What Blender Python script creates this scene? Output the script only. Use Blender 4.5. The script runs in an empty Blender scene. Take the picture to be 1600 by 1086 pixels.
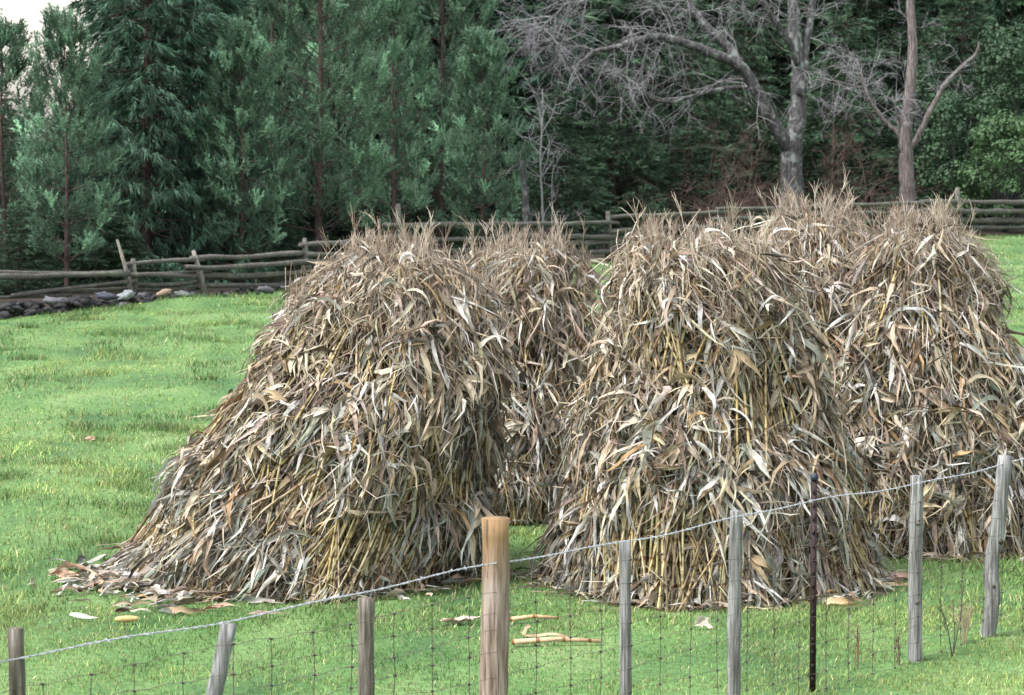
import bpy, math, random
import numpy as np
from mathutils import Vector, Matrix, Euler

random.seed(7)
rng = np.random.default_rng(11)
PI = math.pi
scene = bpy.context.scene
COL = scene.collection

# ------------------------------------------------------------------ camera
EYE = 3.5                       # eye height above the pasture (standing on a bank)
F_PX = 4444.0                   # focal length in pixels of the 1600 px wide picture
PITCH = math.atan(327.0 / F_PX)
cam_d = bpy.data.cameras.new('camera')
cam = bpy.data.objects.new('camera', cam_d)
COL.objects.link(cam)
cam.location = (0, 0, EYE)
cam.rotation_euler = (PI / 2 - PITCH, 0, 0)
cam_d.sensor_width = 36.0
cam_d.lens = 100.0
cam_d.clip_start = 0.5
cam_d.clip_end = 5000
cam_d.dof.use_dof = True
cam_d.dof.focus_distance = 21.8
cam_d.dof.aperture_fstop = 8.0
scene.camera = cam

# ------------------------------------------------------------------ light
SUN_EL, SUN_AZ = math.radians(56), math.atan2(-0.80, -0.50)
world = bpy.data.worlds.new('World')
scene.world = world
world.use_nodes = True
wt = world.node_tree
wt.nodes.clear()
w_out = wt.nodes.new('ShaderNodeOutputWorld')
w_bg = wt.nodes.new('ShaderNodeBackground')
w_hs = wt.nodes.new('ShaderNodeHueSaturation')
w_sky = wt.nodes.new('ShaderNodeTexSky')
w_sky.sky_type = 'NISHITA'
w_sky.sun_disc = False
w_sky.sun_elevation = SUN_EL
w_sky.sun_rotation = SUN_AZ
w_sky.dust_density = 2.0
w_sky.air_density = 2.0
w_hs.inputs['Saturation'].default_value = 0.28     # overcast: the cloud cover greys the sky
w_bg.inputs['Strength'].default_value = 0.085
wt.links.new(w_sky.outputs[0], w_hs.inputs['Color'])
wt.links.new(w_hs.outputs[0], w_bg.inputs['Color'])
wt.links.new(w_bg.outputs[0], w_out.inputs['Surface'])

sun_d = bpy.data.lights.new('sun', 'SUN')
sun_d.energy = 1.5
sun_d.angle = math.radians(24)
sun_d.color = (1.0, 0.96, 0.9)
sun = bpy.data.objects.new('sun', sun_d)
COL.objects.link(sun)
sdir = Vector((math.sin(SUN_AZ) * math.cos(SUN_EL), math.cos(SUN_AZ) * math.cos(SUN_EL), math.sin(SUN_EL)))
sun.rotation_euler = sdir.to_track_quat('Z', 'Y').to_euler()

vs = scene.view_settings
vs.view_transform = 'Standard'
vs.look = 'None'
vs.exposure = 2.05
vs.gamma = 1.0
vs.use_curve_mapping = False
scene.cycles.max_bounces = 5
scene.cycles.diffuse_bounces = 3
scene.cycles.transmission_bounces = 3
scene.cycles.transparent_max_bounces = 4

# ------------------------------------------------------------------ helpers
CP, SP = math.cos(PITCH), math.sin(PITCH)


def at(px, py, Y):
    """World point at depth Y that the photograph shows at pixel (px, py)."""
    u = (px - 800.0) / F_PX
    v = (543.0 - py) / F_PX
    dy, dz = CP + v * SP, -SP + v * CP
    k = Y / dy
    return Vector((u * k, Y, EYE + dz * k))


def vnoise(x, y, seed=0):
    """Smooth lattice noise in 0..1."""
    x = np.asarray(x, float)
    y = np.asarray(y, float)
    xi, yi = np.floor(x).astype(np.int64), np.floor(y).astype(np.int64)
    fx, fy = x - xi, y - yi
    fx, fy = fx * fx * (3 - 2 * fx), fy * fy * (3 - 2 * fy)

    def h(a, b):
        n = (a * 374761393 + b * 668265263 + seed * 982451653) & 0x7FFFFFFF
        n = ((n ^ (n >> 13)) * 1274126177) & 0x7FFFFFFF
        return ((n ^ (n >> 16)) & 0xFFFF) / 65535.0
    return (h(xi, yi) * (1 - fx) * (1 - fy) + h(xi + 1, yi) * fx * (1 - fy)
            + h(xi, yi + 1) * (1 - fx) * fy + h(xi + 1, yi + 1) * fx * fy)


# line of the rail fence that bounds the pasture (plan points)
FLINE = [(-40.0, -2.0), (-9.75, 57.0), (-5.3, 65.5), (2.2, 80.0), (10.0, 91.5), (17.3, 101.5), (60.0, 160.0)]
FLX = np.array([p[0] for p in FLINE])
FLY = np.array([p[1] for p in FLINE])


def beyond(x, y):
    """Metres (along y) past the rail fence."""
    return y - np.interp(x, FLX, FLY)


def gz(x, y):
    x = np.asarray(x, float)
    y = np.asarray(y, float)
    near = np.clip(1 - (np.hypot(x, y - 40) - 90) / 60, 0, 1)
    b = (vnoise(x * 0.35, y * 0.35, 3) - .5) * 0.10 + (vnoise(x * 1.3 + 9, y * 1.3, 5) - .5) * 0.045
    b = b + (vnoise(x * 0.9 + 3, y * 0.45, 8) ** 3) * 0.10
    calm = np.clip((y - 19.0) / 7.0, 0.25, 1)
    return b * near * calm


def mesh_np(name, V, Fc, mat=None, uv=None, col=None, smooth=False):
    """Mesh from numpy arrays: V (n,3), Fc list of (m,k) index arrays."""
    me = bpy.data.meshes.new(name)
    if isinstance(Fc, np.ndarray):
        Fc = [Fc]
    Fc = [f for f in Fc if len(f)]
    V = np.ascontiguousarray(V, dtype=np.float32)
    me.vertices.add(len(V))
    me.vertices.foreach_set('co', V.ravel())
    li = np.concatenate([f.ravel() for f in Fc]).astype(np.int32)
    tot = np.concatenate([np.full(len(f), f.shape[1], np.int32) for f in Fc])
    st = np.concatenate([[0], np.cumsum(tot)[:-1]]).astype(np.int32)
    me.loops.add(len(li))
    me.loops.foreach_set('vertex_index', li)
    me.polygons.add(len(tot))
    me.polygons.foreach_set('loop_start', st)
    me.polygons.foreach_set('loop_total', tot)
    if smooth:
        me.polygons.foreach_set('use_smooth', np.ones(len(tot), bool))
    me.update(calc_edges=True)
    if uv is not None:
        ul = me.uv_layers.new(name='UVMap')
        ul.data.foreach_set('uv', np.ascontiguousarray(uv[li], dtype=np.float32).ravel())
    if col is not None:
        ca = me.color_attributes.new('col', 'FLOAT_COLOR', 'POINT')
        c4 = np.ones((len(V), 4), np.float32)
        c4[:, :3] = col
        ca.data.foreach_set('color', c4.ravel())
    if mat:
        me.materials.append(mat)
    return me


class MB:
    """Collects tubes and boxes into one mesh."""

    def __init__(self):
        self.V, self.F, self.U, self.n = [], [], [], 0

    def add(self, v, f, u=None):
        v = np.asarray(v, float)
        self.V.append(v)
        self.F.append(np.asarray(f, int) + self.n)
        self.U.append(np.zeros((len(v), 2)) if u is None else u)
        self.n += len(v)

    def tube(self, pts, rad, k=5, cap=True, lump=0.0, sq=1.0):
        pts = np.asarray([tuple(p) for p in pts], float)
        m = len(pts)
        rad = np.broadcast_to(np.asarray(rad, float), (m,))
        T = np.gradient(pts, axis=0)
        T /= np.linalg.norm(T, axis=1)[:, None] + 1e-9
        ref = np.array([0, 0, 1.0]) if abs(T[0, 2]) < 0.85 else np.array([1.0, 0, 0])
        A = np.cross(T, ref)
        A /= np.linalg.norm(A, axis=1)[:, None] + 1e-9
        B = np.cross(T, A)
        an = np.arange(k) * 2 * PI / k
        rr = rad[:, None] * (1 + lump * (rng.random((m, k)) - .5))
        V = pts[:, None, :] + rr[..., None] * (np.cos(an)[None, :, None] * A[:, None, :] + sq * np.sin(an)[None, :, None] * B[:, None, :])
        i = np.arange(m - 1)[:, None] * k
        j = np.arange(k)[None, :]
        q = np.stack([i + j, i + (j + 1) % k, i + k + (j + 1) % k, i + k + j], -1).reshape(-1, 4)
        L = np.concatenate([[0], np.cumsum(np.linalg.norm(np.diff(pts, axis=0), axis=1))])
        U = np.stack(np.broadcast_arrays((an / (2 * PI))[None, :], L[:, None]), -1).reshape(-1, 2)
        self.add(V.reshape(-1, 3), q, U)
        if cap:
            c = self.n
            base0 = c - m * k
            self.add([pts[0] - T[0] * rad[0] * .05, pts[-1] + T[-1] * rad[-1] * .08], np.zeros((0, 4), int), np.array([[0, 0], [0, L[-1]]]))
            jj = np.arange(k)
            t0 = np.stack([np.full(k, c), base0 + (jj + 1) % k, base0 + jj], -1)
            e = base0 + (m - 1) * k
            t1 = np.stack([np.full(k, c + 1), e + jj, e + (jj + 1) % k], -1)
            self.F.append(t0)
            self.F.append(t1)

    def box(self, c, s, M=None):
        v = np.array([(x, y, z) for x in (-.5, .5) for y in (-.5, .5) for z in (-.5, .5)]) * np.array(s)
        if M is not None:
            v = v @ np.array(M).T
        v = v + np.array(c)
        f = [[0, 1, 3, 2], [4, 6, 7, 5], [0, 4, 5, 1], [2, 3, 7, 6], [0, 2, 6, 4], [1, 5, 7, 3]]
        self.add(v, f)

    def mesh(self, name, mat, smooth=True):
        q = [f for f in self.F if len(f) and f.shape[1] == 4]
        t = [f for f in self.F if len(f) and f.shape[1] == 3]
        Fc = ([np.concatenate(q)] if q else []) + ([np.concatenate(t)] if t else [])
        return mesh_np(name, np.concatenate(self.V), Fc, mat, uv=np.concatenate(self.U), smooth=smooth)


def link(name, me, parent=None, loc=None):
    o = bpy.data.objects.new(name, me)
    COL.objects.link(o)
    if parent is not None:
        o.parent = parent
    if loc is not None:
        o.location = loc
    return o


def empty(name, loc, label, cat, group=None):
    o = bpy.data.objects.new(name, None)
    COL.objects.link(o)
    o.location = loc
    o.empty_display_size = 0.2
    return tag(o, label, cat, group)


def tag(o, label, cat, group=None, kind=None):
    o['label'] = label
    o['category'] = cat
    if group:
        o['group'] = group
    if kind:
        o['kind'] = kind
    return o


def copy_tree(o, parent=None):
    c = o.copy()
    COL.objects.link(c)
    c.parent = parent
    for ch in list(o.children):
        copy_tree(ch, c)
    return c


# ------------------------------------------------------------------ materials
def new_mat(name, rough=0.8):
    m = bpy.data.materials.new(name)
    m.use_nodes = True
    nt = m.node_tree
    b = nt.nodes['Principled BSDF']
    b.inputs['Roughness'].default_value = rough
    b.inputs['Specular IOR Level'].default_value = 0.25
    return m, nt, b


def N(nt, t, **kw):
    n = nt.nodes.new(t)
    for k, v in kw.items():
        if k in n.inputs.keys():
            n.inputs[k].default_value = v
        else:
            setattr(n, k, v)
    return n


def ramp(nt, src, stops):
    r = nt.nodes.new('ShaderNodeValToRGB')
    el = r.color_ramp.elements
    while len(el) < len(stops):
        el.new(0.5)
    for e, (p, c) in zip(el, stops):
        e.position = p
        e.color = (*c, 1) if len(c) == 3 else c
    nt.links.new(src, r.inputs[0])
    return r.outputs[0]


def mix(nt, fac, a, b, mode='MIX'):
    m = nt.nodes.new('ShaderNodeMix')
    m.data_type = 'RGBA'
    m.blend_type = mode
    for s, v in ((0, fac), (6, a), (7, b)):
        if isinstance(v, (int, float)):
            m.inputs[s].default_value = v
        elif isinstance(v, tuple):
            m.inputs[s].default_value = (*v, 1)
        else:
            nt.links.new(v, m.inputs[s])
    return m.outputs[2]


def noise(nt, scale, vec=None, detail=4, w=None, sx=None):
    n = nt.nodes.new('ShaderNodeTexNoise')
    n.inputs['Scale'].default_value = scale
    n.inputs['Detail'].default_value = detail
    if w is not None:
        n.noise_dimensions = '4D'
        nt.links.new(w, n.inputs['W'])
    if vec is not None:
        if sx is not None:
            mp = nt.nodes.new('ShaderNodeMapping')
            mp.inputs['Scale'].default_value = sx
            nt.links.new(vec, mp.inputs['Vector'])
            vec = mp.outputs[0]
        nt.links.new(vec, n.inputs['Vector'])
    return n.outputs[0]


def bump(nt, b, h, strength=0.4, dist=0.01):
    n = nt.nodes.new('ShaderNodeBump')
    n.inputs['Strength'].default_value = strength
    n.inputs['Distance'].default_value = dist
    nt.links.new(h, n.inputs['Height'])
    nt.links.new(n.outputs[0], b.inputs['Normal'])


def leaf_mat(name, from_object, translucent=0.10, streak=True):
    """Dry leaf: own colour from the object or from the 'col' attribute, veins along the blade."""
    m, nt, b = new_mat(name, 0.62)
    info = nt.nodes.new('ShaderNodeObjectInfo')
    if from_object:
        c, w = info.outputs['Color'], info.outputs['Random']
    else:
        a = nt.nodes.new('ShaderNodeVertexColor')
        a.layer_name = 'col'
        c, w = a.outputs[0], info.outputs['Random']
    geo = nt.nodes.new('ShaderNodeNewGeometry')
    if streak:
        tc = nt.nodes.new('ShaderNodeTexCoord')
        s1 = noise(nt, 1.0, tc.outputs['UV'], 3, w, (16, 1.6, 1))
        f1 = ramp(nt, s1, [(0.30, (0.62, 0.58, 0.55)), (0.52, (1, 1, 1)), (0.72, (1.18, 1.16, 1.12))])
        c = mix(nt, 1.0, c, f1, 'MULTIPLY')
        s2 = noise(nt, 9.0, geo.outputs['Position'], 4)
        f2 = ramp(nt, s2, [(0.36, (0.50, 0.46, 0.42)), (0.50, (1, 1, 1)), (0.66, (1.1, 1.08, 1.05))])
        c = mix(nt, 0.8, c, f2, 'MULTIPLY')
        bump(nt, b, s1, 0.35, 0.006)
    nt.links.new(c, b.inputs['Base Color'])
    tr = nt.nodes.new('ShaderNodeBsdfTranslucent')
    nt.links.new(c, tr.inputs['Color'])
    ms = nt.nodes.new('ShaderNodeMixShader')
    ms.inputs[0].default_value = translucent
    out = nt.nodes['Material Output']
    nt.links.new(b.outputs[0], ms.inputs[1])
    nt.links.new(tr.outputs[0], ms.inputs[2])
    nt.links.new(ms.outputs[0], out.inputs['Surface'])
    return m


M_LEAF_O = leaf_mat('dry_leaf_piece', True)
M_LEAF_S = leaf_mat('dry_leaf_mass', False)
M_GREEN = leaf_mat('green_foliage', False, 0.22, False)
M_GRASS = leaf_mat('grass_blades', False, 0.30, False)


def stalk_mat(name, from_object):
    m, nt, b = new_mat(name, 0.5)
    info = nt.nodes.new('ShaderNodeObjectInfo')
    if from_object:
        c = info.outputs['Color']
    else:
        a = nt.nodes.new('ShaderNodeVertexColor')
        a.layer_name = 'col'
        c = a.outputs[0]
    tc = nt.nodes.new('ShaderNodeTexCoord')
    sep = nt.nodes.new('ShaderNodeSeparateXYZ')
    nt.links.new(tc.outputs['UV'], sep.inputs[0])
    mul = N(nt, 'ShaderNodeMath', operation='MULTIPLY')
    mul.inputs[1].default_value = 5.6
    nt.links.new(sep.outputs[1], mul.inputs[0])
    fr = N(nt, 'ShaderNodeMath', operation='FRACT')
    nt.links.new(mul.outputs[0], fr.inputs[0])
    band = ramp(nt, fr.outputs[0], [(0.0, (0.25, 0.17, 0.10)), (0.06, (0.45, 0.34, 0.2)), (0.12, (1, 1, 1)), (0.9, (1, .98, .95)), (1.0, (0.5, 0.36, 0.2))])
    c = mix(nt, 1.0, c, band, 'MULTIPLY')
    geo = nt.nodes.new('ShaderNodeNewGeometry')
    s = noise(nt, 14, geo.outputs['Position'], 4)
    c = mix(nt, 0.85, c, ramp(nt, s, [(0.33, (0.45, 0.40, 0.36)), (0.55, (1, 1, 1)), (0.75, (1.15, 1.12, 1.05))]), 'MULTIPLY')
    nt.links.new(c, b.inputs['Base Color'])
    return m


M_STALK_O = stalk_mat('stalk_piece', True)
M_STALK_S = stalk_mat('stalk_mass', False)


def wood_mat(name, dark, mid, light, lichen=None, grain=(9, 9, 0.7), scale=6.0, rough=0.85):
    m, nt, b = new_mat(name, rough)
    tc = nt.nodes.new('ShaderNodeTexCoord')
    info = nt.nodes.new('ShaderNodeObjectInfo')
    g = noise(nt, scale, tc.outputs['Object'], 6, info.outputs['Random'], grain)
    c = ramp(nt, g, [(0.30, dark), (0.5, mid), (0.72, light)])
    if lichen:
        l1 = noise(nt, 4.0, tc.outputs['Object'], 7, info.outputs['Random'])
        f = ramp(nt, l1, [(0.52, (0, 0, 0)), (0.66, (.85, .85, .85))])
        c = mix(nt, f, c, lichen)
    nt.links.new(c, b.inputs['Base Color'])
    bump(nt, b, g, 0.8, 0.02)
    return m


M_RAIL = wood_mat('weathered_rail', (0.022, 0.020, 0.019), (0.085, 0.080, 0.074), (0.21, 0.20, 0.185), (0.14, 0.155, 0.115), (0.8, 9, 9))
M_OLDPOLE = wood_mat('grey_pole', (0.06, 0.05, 0.045), (0.15, 0.14, 0.125), (0.26, 0.245, 0.22))
M_POST = wood_mat('grey_post', (0.05, 0.047, 0.045), (0.17, 0.17, 0.172), (0.36, 0.36, 0.37), None, (14, 14, 0.8), 5.0)
M_POST_DK = wood_mat('brown_post', (0.04, 0.034, 0.03), (0.12, 0.105, 0.09), (0.26, 0.24, 0.21), None, (14, 14, 0.8), 5.0)
M_BARK_PINE = wood_mat('pine_bark', (0.022, 0.015, 0.014), (0.062, 0.042, 0.038), (0.13, 0.092, 0.085), None, (6, 6, 1.2))
M_BARK_GREY = wood_mat('grey_bark', (0.018, 0.017, 0.018), (0.055, 0.052, 0.055), (0.12, 0.115, 0.125), (0.21, 0.235, 0.225), (5, 5, 1.0), 4.0)
M_BARK_DEAD = wood_mat('bare_dead_wood', (0.04, 0.03, 0.028), (0.12, 0.10, 0.10), (0.26, 0.235, 0.24), None, (6, 6, 0.5))
M_TWIG = wood_mat('lilac_twig', (0.13, 0.125, 0.135), (0.24, 0.235, 0.255), (0.37, 0.365, 0.395))
M_TWIG_RED = wood_mat('russet_twig', (0.05, 0.03, 0.026), (0.12, 0.08, 0.07), (0.20, 0.14, 0.125))


def new_post_mat():
    m, nt, b = new_mat('fresh_peeled_post', 0.7)
    tc = nt.nodes.new('ShaderNodeTexCoord')
    g = noise(nt, 4.0, tc.outputs['Object'], 6, None, (9, 9, 0.9))
    c = ramp(nt, g, [(0.30, (0.10, 0.065, 0.05)), (0.47, (0.22, 0.165, 0.138)), (0.70, (0.35, 0.29, 0.26))])
    # heartwood shows at the cut end
    sp = nt.nodes.new('ShaderNodeSeparateXYZ')
    nt.links.new(tc.outputs['Object'], sp.inputs[0])
    n2 = noise(nt, 3.0, tc.outputs['Object'], 5)
    ad = N(nt, 'ShaderNodeMath', operation='MULTIPLY_ADD')
    ad.inputs[1].default_value = 0.45
    nt.links.new(n2, ad.inputs[0])
    nt.links.new(sp.outputs[2], ad.inputs[2])
    f = ramp(nt, ad.outputs[0], [(0.0, (0, 0, 0)), (1.0, (0, 0, 0))])
    mr = nt.nodes.new('ShaderNodeMapRange')
    mr.inputs[1].default_value = 1.40
    mr.inputs[2].default_value = 1.62
    nt.links.new(ad.outputs[0], mr.inputs[0])
    c = mix(nt, mr.outputs[0], c, (0.23, 0.145, 0.075))
    k = noise(nt, 9.0, tc.outputs['Object'], 2, None, (1, 1, 0.5))
    c = mix(nt, ramp(nt, k, [(0.68, (0, 0, 0)), (0.73, (1, 1, 1))]), c, (0.16, 0.09, 0.06))
    ck = noise(nt, 5.0, tc.outputs['Object'], 3, None, (16, 16, 0.35))
    c = mix(nt, ramp(nt, ck, [(0.60, (0, 0, 0)), (0.66, (.8, .8, .8))]), c, (0.06, 0.04, 0.03))
    nt.links.new(c, b.inputs['Base Color'])
    bump(nt, b, g, 0.9, 0.02)
    return m


M_NEWPOST = new_post_mat()


def simple_mat(name, c1, c2, scale=20, rough=0.6, metal=0.0):
    m, nt, b = new_mat(name, rough)
    tc = nt.nodes.new('ShaderNodeTexCoord')
    c = ramp(nt, noise(nt, scale, tc.outputs['Object'], 5), [(0.35, c1), (0.65, c2)])
    nt.links.new(c, b.inputs['Base Color'])
    b.inputs['Metallic'].default_value = metal
    return m


M_STEEL = simple_mat('rusty_steel', (0.016, 0.010, 0.012), (0.035, 0.020, 0.021), 25, 0.65, 0.2)
M_GALV = simple_mat('galvanised_wire', (0.42, 0.43, 0.50), (0.58, 0.59, 0.66), 60, 0.45, 0.5)
M_WIRE = simple_mat('rusted_wire', (0.07, 0.05, 0.05), (0.15, 0.12, 0.12), 60, 0.6, 0.3)
M_COB = simple_mat('corn_kernels', (0.40, 0.29, 0.11), (0.55, 0.43, 0.20), 60, 0.45)


def stone_mat():
    m, nt, b = new_mat('field_stone', 0.85)
    info = nt.nodes.new('ShaderNodeObjectInfo')
    tc = nt.nodes.new('ShaderNodeTexCoord')
    g = noise(nt, 8, tc.outputs['Object'], 6, info.outputs['Random'])
    c = mix(nt, 1.0, info.outputs['Color'], ramp(nt, g, [(0.3, (0.5, 0.5, 0.5)), (0.7, (1.4, 1.4, 1.4))]), 'MULTIPLY')
    nt.links.new(c, b.inputs['Base Color'])
    bump(nt, b, g, 0.6, 0.03)
    return m


M_STONE = stone_mat()


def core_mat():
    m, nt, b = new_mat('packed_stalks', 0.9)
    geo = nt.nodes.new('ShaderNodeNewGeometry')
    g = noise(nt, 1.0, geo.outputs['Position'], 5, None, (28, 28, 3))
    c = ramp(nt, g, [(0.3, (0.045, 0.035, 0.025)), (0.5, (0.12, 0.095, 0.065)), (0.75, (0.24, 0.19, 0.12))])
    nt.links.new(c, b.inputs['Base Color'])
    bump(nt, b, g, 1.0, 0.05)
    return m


M_CORE = core_mat()


def ground_mat():
    m, nt, b = new_mat('pasture_and_forest_floor', 0.95)
    geo = nt.nodes.new('ShaderNodeNewGeometry')
    P = geo.outputs['Position']
    a = nt.nodes.new('ShaderNodeVertexColor')
    a.layer_name = 'col'
    sep = nt.nodes.new('ShaderNodeSeparateColor')
    nt.links.new(a.outputs[0], sep.inputs[0])
    n1 = noise(nt, 0.9, P, 6, None, (1, 0.45, 1))
    n2 = noise(nt, 14.0, P, 4)
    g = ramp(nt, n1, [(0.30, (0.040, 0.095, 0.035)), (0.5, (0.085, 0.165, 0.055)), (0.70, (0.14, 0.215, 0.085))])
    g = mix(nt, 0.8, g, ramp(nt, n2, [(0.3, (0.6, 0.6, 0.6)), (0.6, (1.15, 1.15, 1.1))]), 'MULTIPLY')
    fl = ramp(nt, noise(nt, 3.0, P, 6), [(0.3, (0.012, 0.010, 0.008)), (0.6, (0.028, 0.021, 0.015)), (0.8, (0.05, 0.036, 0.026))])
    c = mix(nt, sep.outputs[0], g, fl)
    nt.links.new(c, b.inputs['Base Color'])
    bump(nt, b, n2, 0.6, 0.03)
    return m


# ------------------------------------------------------------------ ground
def axis(lo, hi, near_lo, near_hi, step, grow=1.35):
    a = list(np.arange(near_lo, near_hi + 1e-6, step))
    s = step
    while a[-1] < hi:
        s *= grow
        a.append(a[-1] + s)
    s = step
    while a[0] > lo:
        s *= grow
        a.insert(0, a[0] - s)
    return np.array(a)


gx = axis(-2500, 2500, -13, 22, 0.28)
gy = axis(-400, 4000, 9, 105, 0.36)
GX, GY = np.meshgrid(gx, gy)
GZ = gz(GX, GY)
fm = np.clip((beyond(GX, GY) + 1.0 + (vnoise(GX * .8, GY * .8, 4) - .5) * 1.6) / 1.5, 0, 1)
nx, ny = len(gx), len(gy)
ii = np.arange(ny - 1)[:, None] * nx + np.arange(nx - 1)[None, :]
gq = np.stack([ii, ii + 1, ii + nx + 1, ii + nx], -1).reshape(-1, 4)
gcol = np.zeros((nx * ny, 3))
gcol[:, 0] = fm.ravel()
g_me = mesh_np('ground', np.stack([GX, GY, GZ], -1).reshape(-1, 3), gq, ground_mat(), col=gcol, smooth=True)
ground = link('ground', g_me)
ground['kind'] = 'structure'

# ------------------------------------------------------------------ corn shocks
PALETTE = np.array([
    (0.58, 0.535, 0.46), # bleached cream
    (0.40, 0.345, 0.265),  # straw
    (0.26, 0.21, 0.155),  # tan
    (0.27, 0.18, 0.095), # amber
    (0.145, 0.105, 0.072), # brown
    (0.30, 0.30, 0.28),  # grey
    (0.19, 0.205, 0.185), # damp grey green
    (0.33, 0.255, 0.22),  # pinkish
    (0.06, 0.05, 0.04),   # dark rotten
])
W_TOP = np.array([.20, .24, .20, .07, .09, .04, .01, .11, .04])
W_MID = np.array([.23, .21, .11, .06, .07, .16, .07, .04, .05])
W_LOW = np.array([.16, .17, .09, .05, .07, .21, .15, .03, .07])


def pick_cols(t, n):
    """Leaf colours for height fractions t (0 base, 1 top)."""
    out = np.empty((n, 3))
    r = rng.random(n)
    wt_ = np.clip((t - .42) / .35, 0, 1)[:, None]
    wl_ = np.clip((.42 - t) / .3, 0, 1)[:, None]
    w = W_MID * (1 - wt_) * (1 - wl_) + W_TOP * wt_ + W_LOW * wl_
    c = np.cumsum(w / w.sum(1)[:, None], 1)
    idx = (r[:, None] > c).sum(1).clip(0, len(PALETTE) - 1)
    out = PALETTE[idx] * np.exp(rng.normal(-.04, .30, (n, 1)))
    out *= 1 + rng.normal(0, .04, (n, 3))
    return np.clip(out, .01, .48)


def leaf_batch(P, s, up, n, rc, L, W, th0, droop, wig, A, B, roll, twist, fold, nseg=6, crumple=1.0):
    """Strips with a midrib fold. Returns vertices (N, nseg+1, 3, 3)."""
    Nn = len(P)
    t = np.linspace(0, 1, nseg + 1)[None, :]
    kn = rng.normal(0, 1, (Nn, nseg + 1)) * (.10 + .55 * (rng.random((Nn, nseg + 1)) < .16)) * crumple
    th = th0[:, None] * (1 - droop[:, None] * t) + wig[:, None] * np.sin(t * 5 + th0[:, None] * 7) * t + np.cumsum(kn, 1)
    ds = (L / nseg)[:, None]
    a = np.concatenate([np.zeros((Nn, 1)), np.cumsum(np.sin(th[:, :-1]) * ds, 1)], 1)
    u = -np.concatenate([np.zeros((Nn, 1)), np.cumsum(np.cos(th[:, :-1]) * ds, 1)], 1)
    h = A[:, None] * 4 * t * (1 - t) + B[:, None] * t * t - a * a / (2 * rc[:, None])
    h = h + np.cumsum(rng.normal(0, .009, (Nn, nseg + 1)), 1) * crumple
    C = P[:, None, :] + a[..., None] * s[:, None, :] + u[..., None] * up[:, None, :] + h[..., None] * n[:, None, :]
    T = np.gradient(C, axis=1)
    T /= np.linalg.norm(T, axis=2)[..., None] + 1e-9
    side = np.cross(T, n[:, None, :])
    side /= np.linalg.norm(side, axis=2)[..., None] + 1e-9
    nn = np.cross(side, T)
    ro = (roll[:, None] + twist[:, None] * t + np.cumsum(rng.normal(0, .28, (Nn, nseg + 1)), 1) * crumple)[..., None]
    sd = side * np.cos(ro) + nn * np.sin(ro)
    nr = np.cross(sd, T)
    w = (0.45 + 0.55 * np.clip(t / .22, 0, 1)) * (1 - np.clip((t - .25) / .75, 0, 1) ** 1.5 * 0.93)
    w = w * (1 + crumple * rng.uniform(-.38, .25, (Nn, nseg + 1)))
    w = (w * W[:, None] * .5)[..., None]
    V = np.stack([C - sd * w, C - nr * w * fold[:, None, None], C + sd * w * (1 + crumple * rng.uniform(-.3, .3, (Nn, nseg + 1)))[..., None]], 2)
    return V


def strip_faces(Nn, nseg):
    base = (np.arange(Nn) * (nseg + 1) * 3)[:, None, None]
    k = (np.arange(nseg) * 3)[None, :, None]
    q0 = np.array([[0, 1, 4, 3], [1, 2, 5, 4]])
    return (base[..., None] + k[..., None] + q0[None, None]).reshape(-1, 4)


def strip_uv(Nn, nseg):
    t = np.linspace(0, 1, nseg + 1)
    uv = np.stack(np.broadcast_arrays(np.array([0, .5, 1.0])[None, :], t[:, None]), -1).reshape(-1, 2)
    off = rng.random((Nn, 1, 2)) * 20
    off[..., 0] = np.floor(off[..., 0]) * 1.37
    return (uv[None] + off).reshape(-1, 2)


def canon(n):
    """Frames for n canonical leaves at the origin: x side, y up the surface, z outward."""
    z = np.zeros((n, 3))
    return z, z + (1, 0, 0), z + (0, 1, 0), z + (0, 0, 1)


LEAF_VARIANTS = []
for k in range(36):
    P0, s0, u0, n0 = canon(1)
    one = np.ones(1)
    V = leaf_batch(P0, s0, u0, n0, one * 2.5, one * rng.uniform(.42, .78), one * rng.uniform(.028, .056),
                   one * rng.normal(0, .25), one * rng.uniform(-.4, 1.0), one * rng.normal(0, .3), one * rng.uniform(.02, .09),
                   one * rng.normal(.0, .05), one * rng.normal(0, .6), one * rng.normal(0, 1.0), one * rng.uniform(-.6, .8), 8)
    LEAF_VARIANTS.append(mesh_np('corn_leaf', V.reshape(-1, 3), strip_faces(1, 8), M_LEAF_O, uv=strip_uv(1, 8), smooth=True))
for k in range(10):   # leaves that arch over and hang from a fold
    P0, s0, u0, n0 = canon(1)
    one = np.ones(1)
    V = leaf_batch(P0, s0, u0, n0, one * 2.5, one * rng.uniform(.45, .7), one * rng.uniform(.035, .06),
                   one * rng.choice([-1, 1]) * rng.uniform(2.2, 3.0), one * rng.uniform(.9, 1.3), one * rng.normal(0, .3), one * rng.uniform(.06, .14),
                   one * rng.normal(.02, .05), one * rng.normal(0, .5), one * rng.normal(0, 1.3), one * rng.uniform(-.5, .7), 10)
    LEAF_VARIANTS.append(mesh_np('arched_corn_leaf', V.reshape(-1, 3), strip_faces(1, 10), M_LEAF_O, uv=strip_uv(1, 10), smooth=True))

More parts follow.
